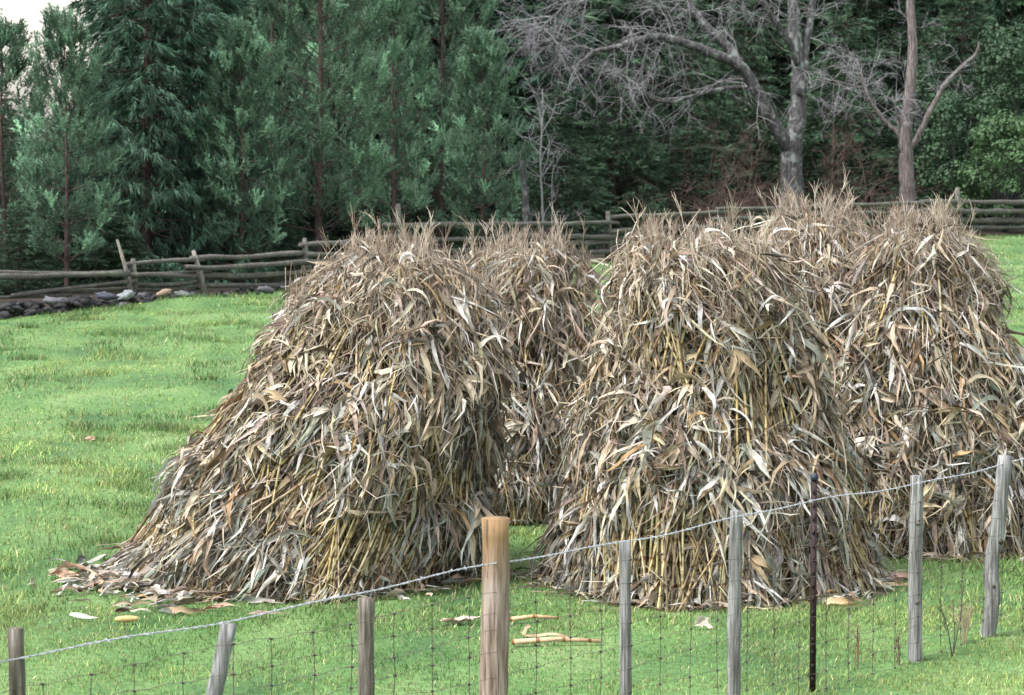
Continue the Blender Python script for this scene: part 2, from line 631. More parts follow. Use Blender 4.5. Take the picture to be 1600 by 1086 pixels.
HUSK_VARIANTS = []
for k in range(12):
    nb = 4
    P0, s0, u0, n0 = canon(nb)
    V = leaf_batch(P0, s0, u0, n0, np.full(nb, 9.), rng.uniform(.18, .30, nb), rng.uniform(.035, .062, nb),
                   np.linspace(-.40, .40, nb) * rng.uniform(.5, 1.2) + rng.normal(0, .1, nb), rng.uniform(-.2, .6, nb), rng.normal(0, .1, nb),
                   rng.uniform(.02, .06, nb), rng.uniform(-.02, .07, nb), rng.normal(0, .5, nb), rng.normal(0, .6, nb), rng.uniform(.2, .9, nb), 3)
    HUSK_VARIANTS.append(mesh_np('corn_husk', V.reshape(-1, 3), strip_faces(nb, 3), M_LEAF_O, uv=strip_uv(nb, 3), smooth=True))

STALK_VARIANTS = []
for k in range(8):
    mb = MB()
    L = 1.0
    b1, b2 = rng.normal(0, .012, 2)
    pts = [(b1 * math.sin(t * 3), b2 * math.sin(t * 3), t * L) for t in (0, .33, .66, 1.0)]
    mb.tube(pts, [.0125, .0115, .0105, .009], 6, False, .12)
    STALK_VARIANTS.append(mb.mesh('corn_stalk', M_STALK_O))


def tassel_mesh(name, mat, seed):
    r = random.Random(seed)
    mb = MB()
    H = r.uniform(.30, .48)
    bx, by = r.uniform(-.12, .12), r.uniform(-.12, .12)
    st = [(bx * t * t, by * t * t, H * t) for t in (0, .5, 1)]
    mb.tube(st, [.0038, .0032, .0018], 3, False)
    for i in range(r.randint(4, 7)):
        t0 = r.uniform(.45, .8)
        p = Vector((bx * t0 * t0, by * t0 * t0, H * t0))
        az = r.uniform(0, 6.28)
        sp = r.uniform(.15, .5)
        l = r.uniform(.10, .2)
        d = Vector((math.cos(az) * sp, math.sin(az) * sp, 1)).normalized()
        e = p + d * l + Vector((math.cos(az), math.sin(az), -.5)) * l * r.uniform(0, .18)
        mb.tube([p, p + d * l * .55, e], [.0028, .0028, .0014], 3, False)
    return mb.mesh(name, mat)


TASSELS = [tassel_mesh('tassel', M_LEAF_O, 100 + k) for k in range(10)]


class Shock:
    def __init__(self, Y, rows, top):
        """rows: (py, x_left, x_right) outline of the heap at depth Y, top: (px, py)."""
        self.Y = Y
        zs, cx, rr = [], [], []
        for py, xl, xr in rows:
            a, b = at(xl, py, Y), at(xr, py, Y)
            zs.append(a.z)
            cx.append((a.x + b.x) / 2)
            rr.append((b.x - a.x) / 2)
        t = at(top[0], top[1], Y)
        zs.append(t.z)
        cx.append(t.x)
        rr.append(.27)
        zs[0] = 0.0
        zf = np.linspace(0, zs[-1], 80)
        self.zs = zf
        cf = np.interp(zf, zs, cx)
        rf = np.interp(zf, zs, rr)
        ker = np.ones(5) / 5
        self.cx = np.convolve(np.pad(cf, 2, 'edge'), ker, 'valid')
        self.r = np.convolve(np.pad(rf, 2, 'edge'), ker, 'valid')
        self.H = zs[-1]
        self.r = np.maximum(self.r - .035 - .04 * np.clip(zf / self.H * 1.6 - .3, 0, 1), .03)
        self.seed = int(Y * 100)

    def surf(self, phi, z, inset=0.0):
        c = np.interp(z, self.zs, self.cx)
        r = np.interp(z, self.zs, self.r)
        lump = (vnoise(phi * 2.2 + 50, z * 2.2, self.seed) - .5) * .30 + (vnoise(phi * 6 + 90, z * 5, self.seed + 1) - .5) * .15
        r = np.maximum(r + lump * np.clip(r / .6, 0, 1) - inset, .01)
        return np.stack([c + r * np.cos(phi), self.Y - r * np.sin(phi), z + 0 * phi], -1)

    def frame(self, phi, z):
        e = .04
        P = self.surf(phi, z)
        s = self.surf(phi - e, z) - self.surf(phi + e, z)
        s /= np.linalg.norm(s, axis=1)[:, None] + 1e-9
        dz = .06
        up = self.surf(phi, np.minimum(z + dz, self.H)) - self.surf(phi, np.maximum(z - dz, 0))
        up /= np.linalg.norm(up, axis=1)[:, None] + 1e-9
        n = np.cross(s, up)
        n /= np.linalg.norm(n, axis=1)[:, None] + 1e-9
        out = P - np.stack([np.interp(z, self.zs, self.cx), np.full(len(z), self.Y), z], -1)
        n *= np.sign((n * out).sum(1) + n[:, 2] * .01)[:, None]
        return P, s, up, n

    def sample(self, n, zlo, zhi, front):
        """Random (phi, z), denser where the girth is larger; share `front` on the camera side."""
        z = np.empty(0)
        while len(z) < n:
            c = rng.uniform(zlo, zhi, n * 3)
            z = np.concatenate([z, c[rng.random(n * 3) < (np.interp(c, self.zs, self.r) + .12) / (self.r.max() + .12)]])
        z = z[:n]
        f = rng.random(n) < front
        phi = np.where(f, rng.uniform(-.25, PI + .25, n), rng.uniform(PI + .25, 2 * PI - .25, n))
        return phi, z


def build_shock(Y, rows, top, label, n_leaf, parts, tassel_n):
    S = Shock(Y, rows, top)
    base = Vector((S.cx[0], Y, 0))
    root = empty('corn_shock', base, label, 'corn shock', 'corn shocks standing in the pasture')
    inv = Matrix.Translation(-base)
    H = S.H

    def stuff_part(name, me):
        o = link(name, me, root)
        o.matrix_basis = inv
        o['kind'] = 'stuff'
        return o
    # packed inner stalks
    ph = np.linspace(0, 2 * PI, 49)[:-1]
    zz = np.linspace(0, H - .10, 34)
    PH, ZZ = np.meshgrid(ph, zz)
    V = S.surf(PH.ravel(), ZZ.ravel(), .25).reshape(len(zz), 48, 3)
    V[0, :, 2] = gz(V[0, :, 0], V[0, :, 1]) - .05
    i = np.arange(len(zz) - 1)[:, None] * 48
    j = np.arange(48)[None, :]
    q = np.stack([i + j, i + (j + 1) % 48, i + 48 + (j + 1) % 48, i + 48 + j], -1).reshape(-1, 4)
    capf = np.arange(48)[None, :] + (len(zz) - 1) * 48
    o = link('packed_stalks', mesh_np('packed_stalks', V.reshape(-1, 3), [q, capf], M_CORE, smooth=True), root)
    o.matrix_basis = inv

    # ---- leaves in bulk
    nA = n_leaf
    phi, z = S.sample(nA, .06 * H, .985 * H, .80)
    t = z / H
    P, s, up, n = S.frame(phi, z)
    depth = -rng.random(nA) ** 1.4 * .19
    P = P + n * (depth + .012)[:, None]
    hi = np.clip((t - .55) / .35, 0, 1)
    lo = np.clip((.4 - t) / .3, 0, 1)
    spread = .42 + .16 * hi - .24 * lo
    th0 = rng.normal(0, 1, nA) * spread
    kind = rng.random(nA)
    arch = kind > (.94 - .02 * hi + .04 * lo)
    th0 = np.where(arch, rng.choice([-1, 1], nA) * rng.uniform(1.7, 3.0, nA), th0)
    droop = np.where(arch, rng.uniform(.8, 1.4, nA), rng.uniform(-.5, .9, nA))
    L = rng.uniform(.16, .60, nA) * (1 - .30 * hi)
    L = np.minimum(L, np.where(arch, 9, z * 1.0 + .12))
    W = np.exp(rng.normal(-3.6, .5, nA)).clip(.008, .065) * (1 - .35 * hi) * (1 - .15 * lo)
    A = rng.uniform(-.03, .065, nA) + np.where(arch, .04, 0)
    B = rng.normal(.0, .045, nA)
    stray = rng.random(nA) < .03
    B = np.where(stray, rng.uniform(.10, .22, nA), B)
    rc = np.maximum(np.interp(z, S.zs, S.r), .3)
    V = leaf_batch(P, s, up, n, rc, L, W, th0, droop, rng.normal(0, .30, nA), A, B,
                   rng.normal(0, .75, nA), rng.normal(0, 1.3, nA), rng.uniform(-.6, .9, nA), 6, (1 - .55 * hi)[:, None])
    V[..., 2] = np.maximum(V[..., 2], .012 + rng.random((nA, 1, 1)) * .03)
    colr = np.repeat(pick_cols(t, nA), 21, 0)
    stuff_part('corn_leaves', mesh_np('corn_leaves', V.reshape(-1, 3), strip_faces(nA, 6), M_LEAF_S, uv=strip_uv(nA, 6), col=colr, smooth=True))

    # ---- stalks in bulk: flared from the base up to the tie, plus short broken lengths above
    def stalk_ends(m, front, ilo=.0, ihi=.11):
        f = rng.random(m) < front
        p0 = np.where(f, rng.uniform(-.2, PI + .2, m), rng.uniform(PI, 2 * PI, m))
        z0 = np.where(rng.random(m) < .62, 0.0, rng.uniform(.1, .7, m) * H)
        z1 = np.minimum(z0 + rng.uniform(.45, 1.25, m), .93 * H)
        p1 = p0 + rng.normal(0, .22, m) * (1 + z0 / H)
        ins = rng.uniform(ilo, ihi, m)
        a = S.surf(p0, z0 + 0.0, 0) - 0
        b = S.surf(p1, z1, 0)
        ca = np.stack([np.interp(z0, S.zs, S.cx), np.full(m, Y), z0], -1) - a
        cb = np.stack([np.interp(z1, S.zs, S.cx), np.full(m, Y), z1], -1) - b
        ca /= np.linalg.norm(ca, axis=1)[:, None] + 1e-6
        cb /= np.linalg.norm(cb, axis=1)[:, None] + 1e-6
        a = a + ca * ins[:, None]
        b = b + cb * (ins + rng.uniform(0, .05, m))[:, None]
        a[:, 2] = np.maximum(a[:, 2], gz(a[:, 0], a[:, 1]) - .01)
        return a, b
    ST_C = np.array([(.46, .37, .18), (.40, .32, .17), (.24, .185, .11), (.46, .40, .27), (.34, .31, .17), (.20, .15, .095)])
    m = int(n_leaf * .10)
    a, b = stalk_ends(m, .8)
    mb = MB()
    cl = []
    for k in range(m):
        mid = (a[k] + b[k]) / 2 + rng.normal(0, .012, 3)
        mb.tube([a[k], mid, b[k]], rng.uniform(.0075, .0125), 5, False)
        cl.append(np.repeat((ST_C[rng.integers(6)] * rng.uniform(.7, 1.2))[None], 15, 0))
    me = mesh_np('corn_stalks', np.concatenate(mb.V), np.concatenate(mb.F), M_STALK_S, uv=np.concatenate(mb.U), col=np.concatenate(cl), smooth=True)
    stuff_part('corn_stalks', me)

    # ---- tassels and fine stems in bulk
    nt_ = tassel_n
    z = H * rng.uniform(.60, 1.0, nt_) ** .8
    z = np.minimum(z, H * .985)
    phi = np.where(rng.random(nt_) < .75, rng.uniform(-.2, PI + .2, nt_), rng.uniform(PI, 2 * PI, nt_))
    P, s, up, n = S.frame(phi, z)
    mb = MB()
    cl = []
    TC = np.array([(.50, .42, .345), (.58, .50, .42), (.42, .34, .275), (.64, .57, .49), (.32, .25, .195)])
    for k in range(nt_):
        tt = z[k] / H
        d = Vector(up[k]) * rng.uniform(.3, 1.0) + Vector(n[k]) * rng.uniform(-.15, .45) + Vector((0, 0, .9 * tt)) + Vector(rng.normal(0, .20, 3))
        if rng.random() < .15 and tt < .9:
            d = Vector(rng.normal(0, .5, 3)) - Vector(up[k]) * .5 + Vector(n[k]) * .2
        d.normalize()
        l = rng.uniform(.10, .30) * (1 - .45 * (tt > .86))
        p = Vector(P[k]) - Vector(n[k]) * .06
        bend = Vector(rng.normal(0, .010, 3))
        e = p + d * l + bend
        rr = rng.uniform(.0018, .0040)
        c = TC[rng.integers(5)] * rng.uniform(.75, 1.2)
        mb.tube([p, p + d * l * .5, e], [rr, rr, rr * .5], 3, False)
        cl.append(np.repeat(c[None], 9, 0))
        for b_ in range(rng.integers(0, 4)):
            q0 = p + (e - p) * rng.uniform(.45, .9)
            dd = (d + Vector(rng.normal(0, .26, 3))).normalized()
            mb.tube([q0, q0 + dd * rng.uniform(.06, .15)], [rr * .8, rr * .4], 3, False)
            cl.append(np.repeat(c[None], 6, 0))
    me = mesh_np('tassel_stems', np.concatenate(mb.V), np.concatenate(mb.F), M_LEAF_S, uv=np.concatenate(mb.U), col=np.concatenate(cl))
    stuff_part('tassel_stems', me)

    # ---- broken straw and leaf ribs poking out everywhere
    ns_ = int(n_leaf * .16)
    phi, z = S.sample(ns_, .05 * H, .97 * H, .85)
    P, s, up, n = S.frame(phi, z)
    an_ = rng.normal(0, .75, ns_)
    d = np.sin(an_)[:, None] * s + (np.cos(an_) * rng.choice([-1, 1], ns_))[:, None] * up + n * rng.normal(.05, .16, ns_)[:, None]
    d /= np.linalg.norm(d, axis=1)[:, None]
    l = rng.uniform(.10, .42, ns_)
    a = P + n * rng.uniform(-.03, .04, ns_)[:, None]
    b = a + d * l[:, None]
    b[:, 2] = np.maximum(b[:, 2], .02)
    mb = MB()
    cl = []
    for k in range(ns_):
        mid = (a[k] + b[k]) / 2 + rng.normal(0, .012, 3)
        rr = rng.uniform(.0018, .0050)
        mb.tube([a[k], mid, b[k]], [rr, rr, rr * .6], 3, False)
        cl.append(np.repeat((TC[rng.integers(5)] * rng.uniform(.7, 1.15))[None], 9, 0))
    stuff_part('broken_straw', mesh_np('broken_straw', np.concatenate(mb.V), np.concatenate(mb.F), M_LEAF_S, uv=np.concatenate(mb.U), col=np.concatenate(cl)))

    # ---- single pieces that can be picked out
    def place(name, me, Pw, X, Yv, Zv, sc, c):
        o = bpy.data.objects.new(name, me)
        COL.objects.link(o)
        o.parent = root
        M = Matrix(((X[0], Yv[0], Zv[0], Pw[0]), (X[1], Yv[1], Zv[1], Pw[1]), (X[2], Yv[2], Zv[2], Pw[2]), (0, 0, 0, 1)))
        o.matrix_basis = inv @ M @ Matrix.Diagonal((sc, sc, sc, 1))
        o.color = (*c, 1)
        return o
    n_l, n_s, n_h, n_t = parts
    phi, z = S.sample(n_l, .12 * H, .95 * H, 1.0)
    phi = .12 + (phi + .25) / (PI + .5) * (PI - .24)
    P, s, up, n = S.frame(phi, z)
    cs = pick_cols(z / H, n_l) * 1.12
    for k in range(n_l):
        hi = max(0, z[k] / H - .6)
        ang = rng.normal(0, .27 + .7 * hi)
        vi = rng.integers(0, 36) if rng.random() < .90 else rng.integers(36, 46)
        if z[k] < .45:
            vi = rng.integers(0, 36)
        X = s[k] * math.cos(ang) + up[k] * math.sin(ang)
        Yv = -s[k] * math.sin(ang) + up[k] * math.cos(ang)
        Zv = np.cross(X, Yv)
        if Zv @ n[k] < 0:
            X = -X
            Zv = -Zv
        sc = rng.uniform(.52, .95) * (1 - .6 * hi)
        sc = min(sc, (z[k] + .05) / .62)
        place('corn_leaf', LEAF_VARIANTS[vi], P[k] + n[k] * rng.uniform(-.01, .035), X, Yv, Zv, sc, np.clip(cs[k], 0, .47))
    # leaves that hang off the outline
    n_o = 26
    z = rng.uniform(.15, .8, n_o) * H
    phi = np.where(rng.random(n_o) < .5, rng.normal(PI - .1, .22, n_o), rng.normal(.1, .22, n_o))
    P, s, up, n = S.frame(phi, z)
    cs = pick_cols(np.full(n_o, .6), n_o) * 1.15
    for k in range(n_o):
        out = n[k] * math.cos(.5) + up[k] * math.sin(.5)
        Yv = -(out * rng.uniform(.4, 1) - up[k] * rng.uniform(-.6, .7))
        Yv /= np.linalg.norm(Yv)
        X = np.cross(Yv, n[k] + rng.normal(0, .5, 3))
        X /= np.linalg.norm(X)
        place('corn_leaf', LEAF_VARIANTS[rng.integers(0, 46)], P[k] - n[k] * .04, X, Yv, np.cross(X, Yv), rng.uniform(.4, .75), np.clip(cs[k], 0, .47))
    a, b = stalk_ends(n_s, 1.0, -.03, .04)
    for k in range(n_s):
        d = b[k] - a[k]
        l = np.linalg.norm(d)
        Zv = d / l
        X = np.cross(Zv, (0.3, 1, 0))
        X /= np.linalg.norm(X)
        Yv = np.cross(Zv, X)
        o = place('corn_stalk', STALK_VARIANTS[k % 8], a[k], X, Yv, Zv, 1.0, ST_C[rng.integers(6)] * rng.uniform(.75, 1.25))
        th_ = rng.uniform(.5, .95)
        o.matrix_basis = o.matrix_basis @ Matrix.Diagonal((th_, th_, l, 1))
    phi, z = S.sample(n_h, .14 * H, .70 * H, 1.0)
    phi = .2 + (phi + .25) / (PI + .5) * (PI - .4)
    P, s, up, n = S.frame(phi, z)
    HC = np.array([(.58, .51, .40), (.54, .46, .31), (.48, .39, .30), (.40, .31, .20), (.62, .57, .48)])
    for k in range(n_h):
        ang = rng.normal(0, .9)
        X = s[k] * math.cos(ang) + up[k] * math.sin(ang)
        Yv = -s[k] * math.sin(ang) + up[k] * math.cos(ang)
        Zv = np.cross(X, Yv)
        if Zv @ n[k] < 0:
            X = -X
            Zv = -Zv
        place('corn_husk', HUSK_VARIANTS[k % 12], P[k] + n[k] * .03, X, Yv, Zv, rng.uniform(.7, 1.3), HC[rng.integers(5)] * rng.uniform(.65, .92))
    z = H * (1 - np.abs(rng.normal(0, .085, n_t))).clip(.72, .985)
    phi = rng.uniform(0, PI, n_t)
    P, s, up, n = S.frame(phi, z)
    for k in range(n_t):
        d = np.array([0, 0, 1.0]) + n[k] * rng.uniform(.0, .4) + rng.normal(0, .18, 3)
        Zv = d / np.linalg.norm(d)
        X = np.cross(Zv, (0.3, 1, 0.1))
        X /= np.linalg.norm(X)
        place('tassel', TASSELS[k % 10], P[k] - n[k] * .08, X, np.cross(Zv, X), Zv, rng.uniform(.4, .75), TC[rng.integers(5)] * rng.uniform(.9, 1.2))
    # a few long tassels standing clear of the rest
    n_c = 16
    z = H * rng.uniform(.90, .98, n_c)
    phi = rng.uniform(-.1, PI + .1, n_c)
    P, s, up, n = S.frame(phi, z)
    for k in range(n_c):
        d = np.array([0, 0, 1.0]) + n[k] * rng.uniform(-.1, .5) + rng.normal(0, .16, 3)
        Zv = d / np.linalg.norm(d)
        X = np.cross(Zv, (0.3, 1, 0.1))
        X /= np.linalg.norm(X)
        place('tassel', TASSELS[k % 10], P[k] - n[k] * .05, X, np.cross(Zv, X), Zv, rng.uniform(.65, 1.1), TC[rng.integers(5)] * rng.uniform(.9, 1.2))
    return S


SHOCKS = []
SHOCKS.append(build_shock(22.7, [(905, 182, 745), (800, 246, 768), (680, 320, 790), (570, 392, 788), (470, 446, 760), (430, 490, 732), (408, 512, 718), (390, 538, 694)], (614, 378),
                          'wide leaning corn shock with flared skirt spreading over the grass, leftmost of all', 10500, (274, 230, 60, 80), 900))
SHOCKS.append(build_shock(26.6, [(801, 640, 965), (650, 680, 948), (500, 703, 930), (430, 720, 924), (404, 732, 914), (384, 752, 898)], (828, 372),
                          'brown corn shock standing back in the gap, grass showing at its foot', 5200, (160, 80, 30, 60), 750))
SHOCKS.append(build_shock(22.3, [(914, 838, 1378), (830, 852, 1350), (720, 878, 1322), (650, 902, 1296), (560, 928, 1266), (480, 936, 1242), (420, 940, 1222), (394, 945, 1202), (370, 962, 1170)], (1064, 356),
                          'pale leafy upright corn shock nearest the wire fence, behind the slim grey posts', 10000, (274, 230, 60, 80), 800))
SHOCKS.append(build_shock(25.4, [(829, 1090, 1500), (600, 1130, 1465), (480, 1155, 1432), (400, 1170, 1402), (362, 1182, 1374), (336, 1202, 1340)], (1266, 322),
                          'tallest corn shock, only its tasselled upper half rising between two others', 5600, (170, 60, 40, 80), 700))
SHOCKS.append(build_shock(24.6, [(848, 1268, 1690), (700, 1290, 1650), (580, 1308, 1602), (500, 1318, 1562), (420, 1330, 1550), (384, 1342, 1538), (354, 1366, 1510)], (1440, 340),
                          'rightmost corn shock with steep outer side against the green pasture', 7200, (250, 150, 50, 80), 700))

# ------------------------------------------------------------------ litter around the shocks
def fallen(name, px, py, l, w, ang, c, label, cat, mesh_kind='leaf'):
    g = at(px, py, 20)
    # where the sight line meets the ground
    d = g - Vector((0, 0, EYE))
    k = -EYE / d.z
    p = Vector((0, 0, EYE)) + d * k
    p.z = float(gz(p.x, p.y)) + .035
    mb = None
    if mesh_kind == 'leaf':
        nb = 2
        P0, s0, u0, n0 = canon(nb)
        V = leaf_batch(P0, s0, u0, n0, np.full(nb, 9.), np.full(nb, l) * rng.uniform(.7, 1, nb), np.full(nb, w), rng.normal(0, .12, nb), np.zeros(nb), rng.normal(0, .4, nb),
                       rng.uniform(.01, .05, nb), rng.uniform(0, .04, nb), rng.normal(0, .4, nb), rng.normal(0, .8, nb), rng.uniform(.2, .7, nb), 7)
        me = mesh_np(name, V.reshape(-1, 3), strip_faces(nb, 7), M_LEAF_O, uv=strip_uv(nb, 7), smooth=True)
    elif mesh_kind == 'stalk':
        mb = MB()
        mb.tube([(0, 0, 0), (.01, -l * .5, .015), (-.01, -l, .0)], [w * .5, w * .45, w * .35], 7, True, .15)
        me = mb.mesh(name, M_STALK_O)
    else:
        mb = MB()
        ts = np.linspace(0, 1, 9)
        mb.tube([(0, -l * t, .01) for t in ts], [w * .5 * max(.25, math.sin(PI * (.12 + .8 * t)) ** .5) for t in ts], 10, True, .10)
        me = mb.mesh(name, M_COB)
    o = link(name, me, None, p)
    o.rotation_euler = (0, 0, ang)
    o.color = (*c, 1)
    return tag(o, label, cat, 'loose corn scraps on the grass')


fallen('fallen_husk', 78, 905, .42, .08, -PI / 2 + PI, (.50, .34, .26), 'pinkish husk lying flat beyond the tip of the leaning shock skirt', 'husk')
fallen('corn_cob', 180, 980, .17, .05, PI / 2 + .25, (.6, .4, .1), 'yellow corn cob lying alone on the grass below the litter', 'corn cob', 'cob')
fallen('fallen_leaf', 690, 978, .30, .10, 2.0, (.56, .46, .40), 'crumpled pale leaf on the grass just before the thick peeled post', 'leaf')
fallen('fallen_leaf', 598, 940, .34, .05, 2.1, (.40, .34, .28), 'narrow grey leaf on the grass near the dark stub post wire', 'leaf')
fallen('fallen_stalk', 796, 975, .36, .035, 1.75, (.50, .34, .2), 'short broken stalk beside the thick peeled post, upper of three', 'stalk', 'stalk')
fallen('fallen_leaf', 818, 1000, .42, .04, 1.7, (.40, .30, .20), 'thin tan leaf strip on the grass between peeled post and slim grey post', 'leaf')
fallen('fallen_stalk', 800, 1010, .62, .04, 1.66, (.46, .33, .22), 'longest broken stalk lying flat between the peeled post and slim grey post', 'stalk', 'stalk')
fallen('fallen_leaf', 130, 925, .36, .06, 1.4, (.33, .25, .17), 'brown leaf strip at the left end of the litter patch', 'leaf')
fallen('fallen_leaf', 255, 962, .40, .05, 1.9, (.36, .27, .18), 'tan leaf lying along the front edge of the litter patch', 'leaf')
fallen('fallen_leaf', 310, 965, .36, .045, 1.5, (.46, .30, .22), 'rust pink leaf at the right end of the litter patch', 'leaf')
fallen('fallen_leaf', 130, 697, .20, .05, 1.6, (.40, .28, .2), 'small brown leaf alone far up the open pasture', 'leaf')
fallen('fallen_leaf', 1290, 958, .28, .06, 1.5, (.50, .38, .24), 'pale leaf on the grass beside the steel post', 'leaf')
fallen('fallen_leaf', 1385, 912, .26, .07, 1.6, (.42, .29, .24), 'reddish leaf between the two shocks behind the knotty post', 'leaf')
fallen('fallen_leaf', 1085, 985, .14, .07, 1.2, (.6, .55, .5), 'small white scrap of leaf on the grass behind the fence wire', 'leaf')

# fine litter too small to count
V_l, C_l = [], []
for S, n_, lo_ in ((SHOCKS[0], 560, 1), (SHOCKS[1], 90, 0), (SHOCKS[2], 300, 0), (SHOCKS[4], 180, 0)):
    ph = rng.uniform(-.15, PI + .15, n_)
    if lo_:
        ph = np.where(rng.random(n_) < .65, rng.normal(2.6, .33, n_), ph)
    r = S.r[0] * (.95 + np.abs(rng.normal(0, .13 if lo_ else .08, n_)) * (.4 + 1.2 * vnoise(ph * 4, ph * 0, 77)))
    x, y = S.cx[0] + r * np.cos(ph), S.Y - r * np.sin(ph)
    P = np.stack([x, y, gz(x, y) + rng.uniform(.012, .05, n_)], -1)
    az = rng.uniform(0, 2 * PI, n_)
    s = np.stack([np.cos(az), np.sin(az), 0 * az], -1)
    u = np.stack([-np.sin(az), np.cos(az), 0 * az], -1)
    nn = np.stack([0 * az, 0 * az, 0 * az + 1], -1)
    V = leaf_batch(P, s, u, nn, np.full(n_, 9.), rng.uniform(.06, .34, n_), rng.uniform(.015, .05, n_), rng.normal(0, .4, n_), rng.uniform(-1, 1, n_), rng.normal(0, .5, n_),
                   rng.uniform(0, .03, n_), rng.uniform(0, .03, n_), rng.normal(0, .5, n_), rng.normal(0, 1, n_), rng.uniform(-.5, .7, n_), 4)
    V_l.append(V.reshape(-1, 3))
    C_l.append(np.repeat(pick_cols(rng.random(n_) * .8, n_), 15, 0))
n_ = 300
px_, py_ = rng.normal(225, 75, n_).clip(70, 420), rng.normal(932, 19, n_).clip(885, 975)
Dp = 15554.0 / (py_ - 216)
x, y = (px_ - 800) / F_PX * Dp, Dp
P = np.stack([x, y, gz(x, y) + rng.uniform(.02, .055, n_)], -1)
az = rng.normal(PI / 2, .7, n_)
s = np.stack([np.cos(az), np.sin(az), 0 * az], -1)
u = np.stack([-np.sin(az), np.cos(az), 0 * az], -1)
nn = np.stack([0 * az, 0 * az, 0 * az + 1], -1)
V = leaf_batch(P, s, u, nn, np.full(n_, 9.), rng.uniform(.06, .36, n_), rng.uniform(.015, .055, n_), rng.normal(0, .4, n_), rng.uniform(-1, 1, n_), rng.normal(0, .5, n_),
               rng.uniform(0, .04, n_), rng.uniform(0, .03, n_), rng.normal(0, .7, n_), rng.normal(0, 1, n_), rng.uniform(-.5, .7, n_), 4)
V_l.append(V.reshape(-1, 3))
C_l.append(np.repeat(pick_cols(rng.random(n_), n_), 15, 0))
nl = sum(len(v) for v in V_l) // 15
lit = link('corn_litter', mesh_np('corn_litter', np.concatenate(V_l), strip_faces(nl, 4), M_LEAF_S, uv=strip_uv(nl, 4), col=np.concatenate(C_l), smooth=True))
tag(lit, 'scattered scraps of dry corn leaf round the feet of the shocks', 'litter', None, 'stuff')

# ------------------------------------------------------------------ grass
def grass_zone(n, y0, y1, hmin, hmax, wmin, wmax, tri, dens_pow=1.0):
    y = (rng.random(n) * (y1 ** 2 - y0 ** 2) + y0 ** 2) ** .5
    x = (rng.random(n) - .5) * 2 * (.205 * y + .4)
    keep = beyond(x, y) < .3 - rng.random(n) * .8
    for S in SHOCKS:
        keep &= ((x - S.cx[0]) ** 2 + (y - S.Y) ** 2) > (S.r[0] * .93) ** 2
    patch = .6 * vnoise(x * 1.3, y * .5, 21) + .4 * vnoise(x * 3.1, y * 1.0, 23)
    fine = vnoise(x * 3.3, y * 2.0, 22)
    keep &= rng.random(n) < (.45 + .9 * fine)
    if y1 > 22 and y0 < 50:      # rank tufts the cattle leave
        nt_ = 70
        ty = rng.uniform(max(y0, 22), y1, nt_)
        tx = rng.uniform(-.2, .21, nt_) * ty
        m_ = 240
        x2 = (tx[:, None] + rng.normal(0, 1, (nt_, m_)) * rng.uniform(.10, .32, (nt_, 1))).ravel()
        y2 = (ty[:, None] + rng.normal(0, 1, (nt_, m_)) * rng.uniform(.10, .30, (nt_, 1))).ravel()
        k2 = beyond(x2, y2) < 0
        for S in SHOCKS:
            k2 &= ((x2 - S.cx[0]) ** 2 + (y2 - S.Y) ** 2) > (S.r[0] * 1.05) ** 2
        x, y, keep = np.concatenate([x, x2]), np.concatenate([y, y2]), np.concatenate([keep, k2])
        patch = np.concatenate([patch, rng.uniform(.62, .9, nt_ * m_)])
        fine = np.concatenate([fine, rng.uniform(.4, 1, nt_ * m_)])
    x, y, patch, fine = x[keep], y[keep], patch[keep], fine[keep]
    n = len(x)
    tuft = np.clip((patch - .56) / .16, 0, 1) * np.clip((y - 20) / 6, .35, 1)
    h = rng.uniform(hmin, hmax, n) * (.55 + .4 * fine + 1.0 * tuft)
    w = rng.uniform(wmin, wmax, n)
    az = rng.uniform(0, 2 * PI, n)
    ln = np.abs(rng.normal(.7, .5, n)) * h
    z = gz(x, y) - .008
    base = np.stack([x, y, z], -1)
    sd = np.stack([np.cos(az), np.sin(az), 0 * az], -1) * (w / 2)[:, None]
    az2 = az + rng.normal(PI / 2, .5, n)
    le = np.stack([np.cos(az2) * ln, np.sin(az2) * ln, h], -1)
    cA, cB, cC, cD = np.array((.092, .200, .058)), np.array((.225, .300, .100)), np.array((.060, .125, .042)), np.array((.33, .29, .165))
    big = vnoise(x * .5 + 11, y * .22, 61)
    f = np.clip(rng.random(n) * .8 + (big - .5) * 1.1, 0, 1)[:, None]
    c = cA * (1 - f) + cB * f
    c = c * (1 - tuft[:, None] * .7) + cC * tuft[:, None] * .7
    yel = (vnoise(x * .9 + 40, y * .35, 31) > .58) & (rng.random(n) < .4)
    c[yel] = cB * np.array((1.18, 1.08, 1.0))
    near_s = np.zeros(n)
    for S in SHOCKS:
        near_s = np.maximum(near_s, np.clip(1 - (np.hypot(x - S.cx[0], y - S.Y) - S.r[0]) / .55, 0, 1))
    dead = rng.random(n) < .07 + .10 * (vnoise(x * 1.7, y * .8, 55) > .55) + .35 * near_s
    c[dead] = cD
    c *= np.exp(rng.normal(0, .32, (n, 1))) * (.72 + .5 * vnoise(x * 2.4 + 7, y * .9, 41))[:, None]
    if tri:
        V = np.stack([base - sd, base + sd, base + le], 1)
        return V.reshape(-1, 3), np.arange(n * 3).reshape(-1, 3), np.repeat(c, 3, 0)
    mid = base + le * np.array([.35, .35, .6])
    V = np.stack([base - sd, base + sd, mid - sd * .75, mid + sd * .75, base + le], 1)
    b5 = (np.arange(n) * 5)[:, None]
    F1 = np.concatenate([b5 + np.array([0, 1, 3]), b5 + np.array([0, 3, 2]), b5 + np.array([2, 3, 4])])
    return V.reshape(-1, 3), F1, np.repeat(c, 5, 0)


